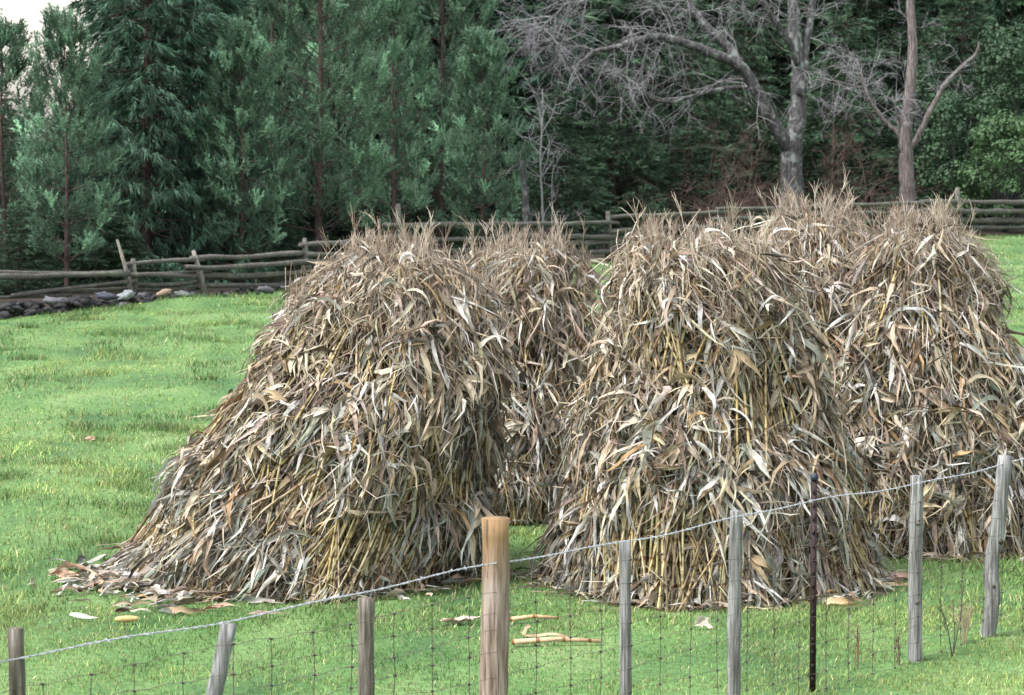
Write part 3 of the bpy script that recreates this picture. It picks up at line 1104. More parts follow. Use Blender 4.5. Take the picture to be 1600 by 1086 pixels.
gv, gf, gc, off = [], [], [], 0
for args in ((125000, 10.5, 21, .025, .062, .004, .008, False), (115000, 20, 34, .03, .07, .006, .011, False), (130000, 33, 62, .035, .075, .010, .020, True), (90000, 61, 104, .04, .08, .018, .035, True)):
    v, f, c = grass_zone(*args)
    gv.append(v)
    gf.append(f + off)
    gc.append(c)
    off += len(v)
grass = link('grass', mesh_np('grass', np.concatenate(gv), np.concatenate(gf), M_GRASS, col=np.concatenate(gc)))
tag(grass, 'short bright green pasture grass over the whole field', 'grass', None, 'stuff')

# ------------------------------------------------------------------ wire fence in front
def wf(px):
    """Plan point of the wire fence line seen at column px."""
    q = (px - 800) / F_PX
    D = 15.2 / (1 - 1.33 * q)
    return q * D, D


fx0, fy0 = wf(-260)
fx1, fy1 = wf(1760)
flen = math.hypot(fx1 - fx0, fy1 - fy0)
fdir = Vector(((fx1 - fx0) / flen, (fy1 - fy0) / flen, 0))
fence = empty('wire_fence', (fx0, fy0, 0), 'woven wire fence with one bright barbed strand on mixed old posts, nearest the viewer', 'fence')


def fpart(name, me, label=None, parent=fence, world_loc=None):
    o = link(name, me, parent)
    wl = Vector((0, 0, 0)) if world_loc is None else Vector(world_loc)
    o.location = wl - Vector((fx0, fy0, 0))
    if label:
        o['label'] = label
    return o


def post(px, top_y, wid, mat, label, lean=0.0, k=9, lump=.16, path=None, steel=False, square=1.0):
    X, D = wf(px)
    t = at(px, top_y, D)
    H = t.z
    if path:
        pts = [at(a, b, D) for a, b in path][::-1]
        pts = [Vector((p.x - X, 0, p.z)) for p in pts]
        pts = [Vector((pts[0].x - .03, 0, -.12))] + pts
    else:
        zs = np.linspace(-.12, H, 9)
        w1, w2 = rng.uniform(0, 6, 2)
        pts = [Vector((lean * (z - H) + math.sin(z * 3 + w1) * wid * .06, math.sin(z * 2.3 + w2) * wid * .06, z)) for z in zs]
    # finer rings for an uneven surface
    P2 = []
    for a, b in zip(pts[:-1], pts[1:]):
        P2 += [a, a.lerp(b, .5)]
    P2.append(pts[-1])
    mb = MB()
    rad = [wid / 2 * (1.06 - .10 * i / len(P2) + rng.normal(0, .022)) for i in range(len(P2))]
    mb.tube(P2, rad, k, True, lump, square)
    o = fpart('fence_post', mb.mesh('fence_post', mat), label, world_loc=(X, D, 0))
    return o, X, D, H


post(-30, 992, .10, M_POST_DK, None)
post(16, 982, .075, M_POST_DK, 'dark stub post at the lower end of the fence')
post(352, 975, .085, M_POST, 'short leaning grey post', lean=.22)
o, X_, D_, H_ = post(571, 935, .088, M_POST_DK, 'dark weathered stub post')
post(772, 809, .152, M_NEWPOST, 'thick freshly peeled brown post', k=18, lump=.05)
post(979, 845, .068, M_POST, 'slim squared grey post', k=8, lump=.06)
post(1152, 798, .078, M_POST, 'knotty grey post with broken top', lump=.24)
o, X_, D_, H_ = post(1437, 743, .092, M_POST, 'stout grey post with a knot hole', lump=.14)
for zk, s_ in ((.95, .026), (.42, .020)):
    mb = MB()
    mb.tube([(0.0, -.035, zk), (.015, -.055, zk + .01)], [s_, s_ * .5], 7, True, .2)
    link('knot', mb.mesh('knot', M_POST_DK), o)
o2, X_, D_, H_ = post(1560, 717, .105, M_POST, 'crooked grey post with dark knot holes', lump=.16,
     path=[(1571, 712), (1565, 766), (1557, 839), (1551, 866), (1549, 899), (1552, 932), (1548, 965), (1540, 1010)])
M_KNOT = simple_mat('knot_dark', (.02, .016, .012), (.05, .04, .03))
for a_, b_, s_ in ((1562, 845, .022), (1551, 915, .022)):
    mb = MB()
    q = at(a_, b_, D_) - Vector((X_, D_, 0))
    mb.tube([(q.x, -.040, q.z), (q.x, -.058, q.z + .004)], [s_, s_ * .55], 7, True, .2)
    link('knot_hole', mb.mesh('knot_hole', M_KNOT), o2)
post(1690, 700, .09, M_POST, None)
# steel T post
X, D = wf(1275)
Hs = at(1275, 742, D).z
mb = MB()
mb.box((0, 0, Hs / 2 - .06), (.040, .006, Hs + .12))
mb.box((0, .019, Hs / 2 - .06), (.006, .032, Hs + .12 - .002))
sp_ = fpart('steel_post', mb.mesh('steel_post', M_STEEL, False), 'dark rusty steel T post', world_loc=(X, D, 0))
sp_.rotation_euler = (0, 0, -.35)
for z in np.arange(.1, Hs - .02, .085):
    mb = MB()
    mb.box((0, -.006, z), (.012, .008, .028))
    s_ = link('stud', mb.mesh('stud', M_STEEL, False), sp_)
mb = MB()
mb.tube([(0, .01, Hs - .03), (0, .01, Hs + .006)], [.025, .023], 8)
link('cap', mb.mesh('cap', simple_mat('blue_black_cap', (.02, .03, .05), (.05, .06, .09))), sp_)


def fpt(d, z, off=-.055):
    p = Vector((fx0, fy0, 0)) + fdir * d
    perp = Vector((fdir.y, -fdir.x, 0))
    p += perp * (-off)
    return Vector((p.x, p.y, z))


ds = np.arange(0, flen, .25)
mb = MB()
wr = []
for i, d in enumerate(ds):
    wr.append(fpt(d, 1.235 + .012 * math.sin(d * 1.9) + .006 * math.sin(d * 5)))
two = [[], []]
for i in range(len(ds) * 6):
    d = i * .25 / 6
    c = fpt(d, 1.235 + .012 * math.sin(d * 1.9) + .006 * math.sin(d * 5))
    for s_ in (0, 1):
        a = d * 55 + s_ * PI
        two[s_].append(c + Vector((fdir.y * math.cos(a), -fdir.x * math.cos(a), math.sin(a))) * .0032)
for s_ in (0, 1):
    mb.tube(two[s_], .0026, 4, False)
bw = fpart('barbed_wire', mb.mesh('barbed_wire', M_GALV), 'bright galvanised barbed strand along the top')
mb = MB()
for d in np.arange(.1, flen, .125):
    c = fpt(d, 1.235 + .012 * math.sin(d * 1.9) + .006 * math.sin(d * 5))
    for q in range(2):
        v = Vector(rng.normal(0, 1, 3)).normalized() * .016
        mb.tube([c - v, c + v], .0016, 3, False)
o = link('barbs', mb.mesh('barbs', M_GALV), bw)
o['kind'] = 'stuff'
WZ = [1.10, .98, .87, .76, .64, .50, .34, .17, .04]


def sag(i, d):
    return WZ[i] + .012 * math.sin(d * 1.3 + i) + .008 * math.sin(d * 3.7 + i * 2)


for i in range(len(WZ)):
    mb = MB()
    mb.tube([fpt(d, sag(i, d) + .006 * math.sin(d * 20.9)) for d in np.arange(0, flen, .075)], .0016, 3, False)
    fpart('line_wire', mb.mesh('line_wire', M_WIRE))
for d in np.arange(.15, flen, .305):
    mb = MB()
    jit = rng.normal(0, .012)
    prev = None
    pts = []
    for i in range(len(WZ)):
        pts.append(fpt(d + jit + rng.normal(0, .005), sag(i, d)) )
    mb.tube(pts, .0026, 3, False)
    for p in pts:
        mb.tube([p - fdir * .011 + Vector((0, 0, .004)), p + fdir * .011 - Vector((0, 0, .004))], .0058, 4, True)
    fpart('stay_wire', mb.mesh('stay_wire', M_WIRE))

# a dead twig and dry weeds at the foot of the posts
def weed(px, py, hgt, label, c, n_st=4, lean=.2):
    d = at(px, py, 20) - Vector((0, 0, EYE))
    p = Vector((0, 0, EYE)) + d * (-EYE / d.z)
    mb = MB()
    for k in range(n_st):
        az = rng.uniform(0, 6.28)
        ln = rng.uniform(.0, lean)
        h = hgt * rng.uniform(.6, 1)
        t = Vector((math.cos(az) * ln * h, math.sin(az) * ln * h, h))
        mb.tube([(0, 0, -.02), t * .5 + Vector(rng.normal(0, .015, 3)), t], [.004, .0035, .002], 4, False)
        for j in range(4):
            q = t * rng.uniform(.4, .95)
            mb.tube([q, q + Vector(rng.normal(0, .05, 3)) + Vector((0, 0, .04))], [.0025, .0015], 3, False)
    p.z = float(gz(p.x, p.y))
    o = link('dry_weed', mb.mesh('dry_weed', M_LEAF_O), None, p)
    o.color = (*c, 1)
    return tag(o, label, 'weed', 'dry weeds under the wire fence')


weed(1488, 1030, .55, 'bent dark dead weed stem between knotted post and crooked post', (.09, .07, .07), 3, .6)
weed(1508, 1012, .30, 'pale dry grass stems at the foot of the crooked post', (.42, .36, .25), 9, .6)
weed(1340, 1050, .35, 'rusty brown weed stalks on the grass near the steel post', (.20, .12, .08), 4, .15)
weed(1405, 1045, .30, 'thin dark weed stem just before the stout knotted post', (.16, .11, .09), 3, .15)

# ------------------------------------------------------------------ rail fence behind
rail_fence = empty('split_rail_fence', (-9.75, 57, 0), 'old grey split rail fence running along the edge of the wood', 'fence')
RB = Vector((-9.75, 57, 0))


def rpart(name, pts, r, mat, label=None, k=6, sq=.75, lump=.3):
    mb = MB()
    pts = [Vector(p) for p in pts]
    c = pts[0]
    mb.tube([p - c for p in pts], r, k, True, lump, sq)
    o = link(name, mb.mesh(name, mat, True), rail_fence)
    o.location = c - RB
    if label:
        o['label'] = label
    return o


def fly(px):
    """Depth of the rail fence seen at column px."""
    q = (px - 800) / F_PX
    lo, hi = 20, 200
    for _ in range(40):
        m_ = (lo + hi) / 2
        if float(np.interp(q * m_, FLX, FLY)) > m_:
            lo = m_
        else:
            hi = m_
    return lo


def rail(x0, y0, x1, y1, th, off=0.0):
    D0, D1 = fly(x0) + off, fly(x1) + off
    a, b = at(x0, y0, D0), at(x1, y1, D1)
    n = max(4, int((b - a).length / .7))
    sg = rng.uniform(-.01, .05)
    pts = [a.lerp(b, t) + Vector((0, rng.normal(0, .012), rng.normal(0, .010) - sg * math.sin(PI * t))) for t in np.linspace(0, 1, n)]
    rr = th * 1.25 / F_PX * (D0 + D1) / 2 / 2
    rpart('rail', pts, [rr * rng.uniform(.85, 1.15) for _ in pts], M_RAIL)


# left stretch, rail by rail as they lie
for r_ in [(-70, 424, 205, 424, 9, .1), (-70, 433, 200, 428, 10, -.1), (20, 461, 212, 438, 7, -.15), (60, 458, 220, 448, 6, .1), (-60, 466, 110, 462, 7, 0),
           (198, 412, 318, 405, 8, .1), (200, 430, 300, 432, 9, -.1), (205, 428, 330, 424, 7, .15), (205, 444, 305, 440, 8, 0), (208, 452, 320, 450, 8, .12),
           (300, 404, 485, 394, 10, .1), (290, 418, 486, 407, 10, -.12), (300, 432, 500, 425, 10, .05), (310, 446, 500, 442, 9, -.1), (318, 436, 520, 432, 6, .2),
           (470, 384, 640, 368, 9, .1), (480, 398, 650, 388, 9, -.1), (485, 412, 660, 404, 9, .1), (480, 426, 650, 420, 9, 0),
           (600, 352, 780, 350, 9, .1), (620, 372, 790, 372, 8, -.1), (640, 392, 800, 388, 8, .1), (640, 404, 800, 398, 8, 0),
           (770, 350, 965, 348, 8, .1), (770, 370, 960, 370, 9, -.1), (760, 384, 960, 378, 9, .1), (780, 396, 980, 392, 8, 0),
           (950, 340, 1140, 330, 8, .1), (950, 362, 1150, 352, 9, -.1), (950, 378, 1150, 368, 8, .1), (950, 388, 1160, 380, 8, 0),
           (1120, 326, 1300, 322, 7, .1), (1110, 342, 1310, 334, 9, -.1), (1100, 356, 1320, 350, 9, .1), (1120, 368, 1320, 364, 8, 0),
           (1280, 320, 1470, 316, 7, .1), (1290, 334, 1470, 330, 8, -.1), (1300, 348, 1480, 344, 8, .1), (1300, 362, 1480, 358, 7, 0),
           (1440, 315, 1660, 315, 9, .1), (1440, 329, 1660, 329, 10, -.1), (1450, 343, 1660, 344, 10, .1), (1450, 355, 1660, 355, 8, 0)]:
    rail(*r_)


def pole(x0, y0, x1, y1, w, label=None, off=-.3, name='prop_pole', mat=None):
    D = fly(x1) + off
    a = at(x1, y1, D)
    b = at(x0, y0, D)
    a.z = min(a.z, float(gz(a.x, D)) - .02)
    r = w / F_PX * D / 2
    rpart(name, [a, a.lerp(b, .5) + Vector((.02, 0, 0)), b], [r * 1.1, r, r * .6], mat or M_OLDPOLE, label, 7, 1.0, .2)


pole(183, 374, 209, 458, 7, 'thin pale leaning prop pole')
pole(302, 391, 321, 464, 11, 'stout leaning prop pole')
for x_, y_, y2 in ((476, 372, 452), (622, 318, 440), (788, 345, 415), (950, 330, 400), (1140, 322, 385), (1300, 318, 378), (1462, 312, 372), (1496, 293, 371), (208, 404, 470), (-40, 410, 490)):
    pole(x_, y_, x_ + 1, y2, 12, None, .02, 'post', M_RAIL)

# ------------------------------------------------------------------ stone row below the left stretch
stones = empty('stone_row', (-8.5, 57.6, 0), 'low row of dark tumbled field stones below the rail fence', 'stones')


def stone_mesh(seed):
    r_ = np.random.default_rng(seed)
    mb = MB()
    k = 8
    rings = [(-.5, .55), (-.2, .95), (.12, 1.0), (.38, .72), (.5, .25)]
    V = []
    for z, rr in rings:
        for j in range(k):
            a = j * 2 * PI / k
            q = rr * (1 + r_.normal(0, .20))
            V.append((math.cos(a) * q * .5, math.sin(a) * q * .5, z * .8 + r_.normal(0, .07)))
    V.append((0, 0, -.42))
    V.append((0.05, 0, .46))
    q = [[i * k + j, i * k + (j + 1) % k, (i + 1) * k + (j + 1) % k, (i + 1) * k + j] for i in range(4) for j in range(k)]
    t = [[40, (j + 1) % k, j] for j in range(k)] + [[41, 32 + j, 32 + (j + 1) % k] for j in range(k)]
    return mesh_np('stone', np.array(V), [np.array(q), np.array(t)], M_STONE)


SM = [stone_mesh(60 + i) for i in range(8)]
for i in range(230):
    px = rng.uniform(-60, 480) if i > 110 else rng.uniform(-60, 240)
    D = fly(px) - .75 + rng.uniform(-.45, .35)
    X = (px - 800) / F_PX * D
    tall = .30 if px < 150 else .16
    if px > 330:
        tall = .16
    o = link('stone', SM[i % 8], stones)
    s = rng.uniform(.08, .21) * (1 if px < 300 else .75)
    o.location = Vector((X, D, float(gz(X, D)) + rng.uniform(0, tall) * .8)) - Vector((-8.5, 57.6, 0))
    o.scale = (s * rng.uniform(1, 1.6), s, s * rng.uniform(.6, .95))
    o.rotation_euler = tuple(rng.normal(0, .35, 2)) + (rng.uniform(0, 6),)
    c = rng.uniform(.012, .05) if rng.random() < .85 else rng.uniform(.06, .16)
    o.color = (c * .8, c * .8, c * .9, 1)
for px, py, s, c, lb in ((165, 463, .36, (.07, .075, .10), None), (195, 462, .38, (.22, .235, .25), 'pale grey slab'), (255, 457, .28, (.28, .205, .155), 'pinkish tan stone'),
                         (415, 452, .34, (.10, .10, .115), 'light grey stone'), (80, 470, .33, (.12, .12, .14), None), (285, 460, .3, (.14, .16, .15), None)):
    D = fly(px) - 1.15
    p = at(px, py, D)
    p.z = max(p.z, .12)
    o = link('stone', SM[int(px) % 8], stones)
    o.location = p - Vector((-8.5, 57.6, 0))
    o.scale = (s * 1.2, s * .6, s * .5)
    o.rotation_euler = (.3, -.35 if px in (195, 255) else .1, .4)
    o.color = (*c, 1)
    if lb:
        o['label'] = lb

# ------------------------------------------------------------------ trees
def needles(P, Dn, ln, w, k, spread, c, seed):
    """k thin triangles around each tuft axis. P, Dn (n,3)."""
    r_ = np.random.default_rng(seed)
    n = len(P)
    d = Dn[:, None, :] + r_.normal(0, spread, (n, k, 3))
    d /= np.linalg.norm(d, axis=2)[..., None]
    sd = np.cross(d, r_.normal(0, 1, (n, k, 3)))
    sd /= np.linalg.norm(sd, axis=2)[..., None]
    l = (ln[:, None] * r_.uniform(.65, 1.15, (n, k)))[..., None]
    b = P[:, None, :] + d * l * r_.uniform(-.25, .15, (n, k, 1))
    V = np.stack([b - sd * w * .5, b + sd * w * .5, b + d * l], 2)
    cc = (c[:, None, :] * r_.uniform(.8, 1.2, (n, k, 1)))
    cc = np.repeat(cc[:, :, None, :], 3, 2)
    return V.reshape(-1, 3), cc.reshape(-1, 3)


def conifer_meshes(kind, H, R, seed, bare=.10):
    """Trunk, limbs and needle crown of a pine, spruce or hemlock of height H and crown radius R."""
    r_ = np.random.default_rng(seed)
    tm, bm = MB(), MB()
    w1, w2 = r_.uniform(0, 6, 2)
    ax = lambda z: np.array([.05 * math.sin(z * .6 + w1), .05 * math.sin(z * .5 + w2), z])
    tr = .0085 * H + .022
    tm.tube([ax(z) - np.array([0, 0, .3 if z == 0 else 0]) for z in np.linspace(0, H, 14)], [tr * (1 - .9 * i / 13) for i in range(14)], 7, False, .12)
    P, Dn, Ln, C = [], [], [], []
    z = H * bare
    base_c = {'pine': np.array((.098, .172, .112)), 'spruce': np.array((.044, .092, .060)), 'hemlock': np.array((.050, .092, .054))}[kind]  # spruce and hemlock greens darkened: shade of the deep wood put into their colour
    step = {'pine': .44, 'spruce': .26, 'hemlock': .26}[kind]
    while z < H - .25:
        f = (z - H * bare) / (H * (1 - bare))
        prof = (min(1, .62 + f * 1.9) if kind == 'pine' else 1.0) * (1 - f) ** (.75 if kind == 'pine' else .85)
        nb = r_.integers(5, 8)
        a0 = r_.uniform(0, 6.28)
        for i in range(nb):
            az = a0 + i * 2 * PI / nb + r_.normal(0, .22)
            if kind == 'pine' and abs((az + PI / 2 + PI) % (2 * PI) - PI) < .5 and f < .7 and r_.random() < .75:
                continue        # one thin side where a neighbour once stood
            L = R * (prof + .10) * r_.uniform(.65, 1.15)
            if r_.random() < .10:
                L *= .5
            o = ax(z + r_.normal(0, .06))
            hd = np.array([math.cos(az), math.sin(az), 0])
            m = 6
            ts = np.linspace(0, 1, m)
            if kind == 'pine':
                rise = r_.uniform(.10, .35) + .55 * f
                up_ = rise * ts + .25 * ts ** 2
            elif kind == 'spruce':
                up_ = -.28 * ts + .22 * ts ** 3 + .35 * f * ts
            else:
                up_ = .12 * ts - .42 * ts ** 2 + .3 * f * ts
            path = o[None] + L * (ts[:, None] * hd[None] + up_[:, None] * np.array([0, 0, 1.0])[None])
            path[1:] += r_.normal(0, .03 * L, (m - 1, 3))
            bm.tube(path, [tr * .18 * (1 - f * .6) * (1 - .8 * t) + .004 for t in ts], 3, False)
            if kind == 'pine':
                for j in range(max(3, int(L * 3.6))):
                    t = 1.0 if j == 0 else r_.uniform(.38, .98)
                    k_ = min(int(t * (m - 1)), m - 2)
                    q = path[k_] + (path[k_ + 1] - path[k_]) * (t * (m - 1) - k_)
                    sidew = np.cross(hd, [0, 0, 1.0]) * r_.choice([-1, 1])
                    off = 0 if j == 0 else r_.uniform(.15, 1) * (1 - abs(t - .55)) * L * .38
                    q = q + sidew * off + hd * off * .4 + np.array([0, 0, off * .3])
                    cb = base_c * math.exp(r_.normal(0, .34)) * (.8 + .45 * t * t)
                    for e_ in range(7):
                        d = hd * .45 + sidew * (.35 if off else 0) + np.array([0, 0, .75 + .5 * f]) + r_.normal(0, .38, 3)
                        P.append(q + r_.normal(0, .05, 3))
                        Dn.append(d / np.linalg.norm(d))
                        Ln.append(r_.uniform(.14, .24))
                        C.append(cb * math.exp(r_.normal(0, .16)))
                continue
            nt = max(6, int(L * (11 if kind == 'pine' else 20)))
            for j in range(nt):
                t = r_.uniform(.22, 1.0) ** .75
                if j == 0:
                    t = 1.0
                k_ = min(int(t * (m - 1)), m - 2)
                q = path[k_] + (path[k_ + 1] - path[k_]) * (t * (m - 1) - k_)
                sidew = np.cross(hd, [0, 0, 1.0]) * r_.choice([-1, 1])
                wdt = (1 - abs(t - .55)) * L * (.27 if kind == 'pine' else .40)
                off = r_.random() ** 1.2 * wdt * (0 if j == 0 else 1)
                q = q + sidew * off + hd * off * .35
                if kind == 'pine':
                    q[2] += off * .25 + r_.normal(0, .05)
                    d = hd * .55 + sidew * (.45 if off > .08 else .1) + np.array([0, 0, .80 + .6 * f])
                    l = r_.uniform(.15, .25)
                elif kind == 'spruce':
                    q[2] -= off * .35 + r_.random() * .10
                    d = hd * .45 + sidew * .35 + np.array([0, 0, -.75 + .7 * f])
                    l = r_.uniform(.20, .36)
                else:
                    q[2] -= off * .15 + r_.random() * .05
                    d = hd * .7 + sidew * .6 + np.array([0, 0, -.22])
                    l = r_.uniform(.16, .30)
                P.append(q)
                Dn.append(d / np.linalg.norm(d))
                Ln.append(l)
                C.append(base_c * math.exp(r_.normal(-.06, .36)) * (.9 + .3 * (t > .75)))
        z += step * r_.uniform(.75, 1.25) * (1 + .0 * f)
    # leader
    for j in range(10):
        P.append(ax(H - .05 * j))
        Dn.append(np.array([0, 0, 1.0]) + r_.normal(0, .25, 3))
        Ln.append(.25)
        C.append(base_c * 1.2)
    P, Dn, Ln, C = map(np.array, (P, Dn, Ln, C))
    if kind == 'pine':
        # each shoot is a bottlebrush: needles in tiers along its axis
        PP = np.concatenate([P + Dn * (Ln * 1.5 * q_)[:, None] for q_ in (0, .3, .6, .9, 1.15)])
        V, cc = needles(PP, np.tile(Dn, (5, 1)), np.tile(Ln * .58, 5), .027, 6, .52, np.tile(C, (5, 1)), seed)
    elif kind == 'spruce':
        V, cc = needles(P, Dn, Ln, .034, 10, .28, C, seed)
    else:
        V, cc = needles(P, Dn, Ln, .038, 10, .38, C, seed)
    crown = mesh_np('crown', V, np.arange(len(V)).reshape(-1, 3), M_GREEN, col=cc)
    return tm.mesh('trunk', M_BARK_PINE), bm.mesh('branches', M_BARK_PINE), crown


KIT = {
    'pine': [conifer_meshes('pine', 6.4, 1.55, 201, .12), conifer_meshes('pine', 7.2, 1.8, 202, .10), conifer_meshes('pine', 10.5, 2.1, 203, .10)],
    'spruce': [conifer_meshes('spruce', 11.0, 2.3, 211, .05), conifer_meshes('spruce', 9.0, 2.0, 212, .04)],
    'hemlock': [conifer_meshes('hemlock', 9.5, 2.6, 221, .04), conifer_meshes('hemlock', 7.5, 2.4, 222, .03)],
}
KH = {('pine', 0): 6.4, ('pine', 1): 7.2, ('pine', 2): 10.5, ('spruce', 0): 11.0, ('spruce', 1): 9.0, ('hemlock', 0): 9.5, ('hemlock', 1): 7.5}


def tree(kind, var, px, Y, H, label, group, rz=None, fat=1.0):
    X = (px - 800) / F_PX * Y
    e = empty(kind + '_tree', (X, Y, float(gz(X, Y))), label, 'tree', group)
    s = H / KH[(kind, var)]
    e.scale = (s * fat, s * fat, s)
    e.rotation_euler = (0, 0, (rng.normal(0, .15) if kind == 'pine' else rng.uniform(0, 6.28)) if rz is None else rz)
    tk, br, cr = KIT[kind][var]
    t = link('trunk', tk, e)
    link('branches', br, t)
    c = link('crown', cr, e)
    return e


EDGE = 'conifers along the edge of the wood'
tree('pine', 0, 104, 63.5, 6.0, 'pine with bare reddish trunk at the pale sky gap, behind the low rails', EDGE, fat=.85)
tree('spruce', 0, 232, 69, 12, 'dark drooping spruce behind the thin pale leaning pole', EDGE, fat=1.05)
tree('pine', 0, 376, 68.5, 6.0, 'small pine with thin brown trunk right of the stout leaning pole', EDGE, fat=.92)
tree('pine', 2, 500, 71, 11.5, 'tall pine with long red brown trunk above the wide leaning shock', EDGE, fat=.85)
tree('pine', 1, 617, 76, 7.3, 'bushy pine standing behind the top of the wide leaning shock', EDGE, fat=.85)
tree('pine', 0, 753, 79.5, 6.2, 'short pine with upright leader above the brown shock in the gap', EDGE, fat=.9)
tree('pine', 2, 690, 86, 12.5, 'tall pine rising between the bushy pine and the short pine', EDGE, fat=.75)
tree('pine', 2, 560, 84, 12, 'tall pine set back behind the long red brown trunk', EDGE, fat=.75)
tree('pine', 1, 8, 66, 6.0, 'pine cut by the left edge of the view', EDGE)
tree('spruce', 1, 318, 76, 11, 'spruce filling the space behind the small thin trunked pine', EDGE)
tree('pine', 2, 425, 80, 12, 'tall pine half hidden behind the small thin trunked pine', EDGE, fat=.75)
tree('hemlock', 1, 870, 90, 5.2, 'low feathery hemlock right of the dead stub trunk', EDGE, fat=1.15)
tree('hemlock', 0, 960, 96, 7.0, 'dark hemlock under the hanging lilac twigs', EDGE, fat=1.1)
tree('hemlock', 1, 1075, 102, 7.5, 'hemlock behind the low crooked limb of the lichened tree', EDGE, fat=1.15)
tree('hemlock', 0, 1160, 106, 9.0, 'hemlock framed by the fork of the lichened tree', EDGE)
tree('hemlock', 1, 1320, 108, 8.5, 'hemlock between the lichened tree and the dead tree', EDGE, fat=1.2)
tree('hemlock', 0, 1500, 114, 10, 'hemlock behind the bright shrub right of the dead tree', EDGE, fat=1.2)
# the depth of the wood
BACK = 'conifers deep in the wood'
MARKS = [(-60, 'left of the pale sky gap'), (104, 'behind the pine at the pale sky gap'), (232, 'behind the drooping spruce'), (376, 'behind the small thin trunked pine'),
         (500, 'behind the long red brown trunk'), (617, 'behind the bushy pine'), (753, 'behind the short pine'), (823, 'behind the branchless dead trunk'),
         (930, 'behind the hanging lilac twigs'), (1060, 'beyond the low crooked limb'), (1180, 'beyond the fork of the lichened tree'), (1250, 'behind the lichened trunk'),
         (1305, 'behind the slender right sapling'), (1420, 'behind the dead tree'), (1545, 'behind the bright shrub'), (1640, 'at the right edge of the wood')]
USED_LABELS = {}


def wood_label(what, px):
    b = what + ' ' + min(MARKS, key=lambda m_: abs(m_[0] - px))[1]
    k_ = USED_LABELS.get(b, 0)
    USED_LABELS[b] = k_ + 1
    return b + ('', ', second one', ', third one', ', fourth one')[min(k_, 3)]


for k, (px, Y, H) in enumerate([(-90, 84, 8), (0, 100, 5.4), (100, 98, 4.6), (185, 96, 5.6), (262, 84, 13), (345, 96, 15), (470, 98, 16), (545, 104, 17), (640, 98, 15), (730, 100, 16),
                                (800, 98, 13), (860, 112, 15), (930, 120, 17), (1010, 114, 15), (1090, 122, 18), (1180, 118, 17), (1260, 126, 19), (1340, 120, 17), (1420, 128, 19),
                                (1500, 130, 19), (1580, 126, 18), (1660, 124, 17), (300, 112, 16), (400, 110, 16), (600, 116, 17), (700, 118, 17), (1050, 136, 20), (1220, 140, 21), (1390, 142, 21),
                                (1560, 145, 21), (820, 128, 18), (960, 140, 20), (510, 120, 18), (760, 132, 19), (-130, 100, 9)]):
    kd = ('spruce', 'hemlock')[k % 2]  # dark-needled kinds only, so the back rows carry their shade in the colour
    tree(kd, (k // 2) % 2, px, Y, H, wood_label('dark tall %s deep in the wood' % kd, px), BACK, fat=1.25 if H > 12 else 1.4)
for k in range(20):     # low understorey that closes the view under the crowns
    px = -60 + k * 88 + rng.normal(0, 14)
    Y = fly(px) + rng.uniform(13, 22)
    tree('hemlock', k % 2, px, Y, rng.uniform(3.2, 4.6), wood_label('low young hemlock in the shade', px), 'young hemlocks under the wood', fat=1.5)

for k, px in enumerate((-45, 30, 75, 150, 195, 285, 335, 430)):
    Y = fly(px) + 6.0 + rng.uniform(0, 2.5)
    tree('hemlock', k % 2, px, Y, rng.uniform(1.6, 2.3), wood_label('hemlock seedling at the rails', px), 'hemlock seedlings behind the rail fence', fat=1.7)

# ------------------------------------------------------------------ bare trees
def twigs(mb, p, d, l, r, depth, r_, droop=.0, kink=.35, kids=(3, 5)):
    n = 4
    pts, rad = [p.copy()], [r]
    dd = d.copy()
    for i in range(n):
        dd = (dd + Vector(r_.normal(0, kink * .45, 3)) + Vector((0, 0, -droop * .3))).normalized()
        p = p + dd * l / n
        pts.append(p.copy())
        rad.append(r * (1 - .75 * (i + 1) / n))
    mb.tube(pts, rad, 3 if r < .03 else 6, False)
    if depth <= 0:
        return
    for k in range(r_.integers(*kids)):
        t = r_.uniform(.25, 1)
        i = min(int(t * n), n - 1)
        q = pts[i].lerp(pts[i + 1], t * n - i)
        nd = (dd * .7 + Vector(r_.normal(0, .75, 3))).normalized()
        twigs(mb, q, nd, l * r_.uniform(.4, .7), max(r * .6, .0055), depth - 1, r_, droop, kink, kids)


def limb_path(pxs, Y, dy=0.0):
    return [at(x, y, Y + dy * i / max(1, len(pxs) - 1)) for i, (x, y) in enumerate(pxs)]


def smooth_path(pts, m=4):
    P = np.array([tuple(p) for p in pts])
    t = np.arange(len(P))
    tt = np.linspace(0, len(P) - 1, (len(P) - 1) * m + 1)
    Q = np.stack([np.interp(tt, t, P[:, k]) for k in range(3)], -1)
    for _ in range(2):
        Q[1:-1] = (Q[:-2] + 2 * Q[1:-1] + Q[2:]) / 4
    return Q


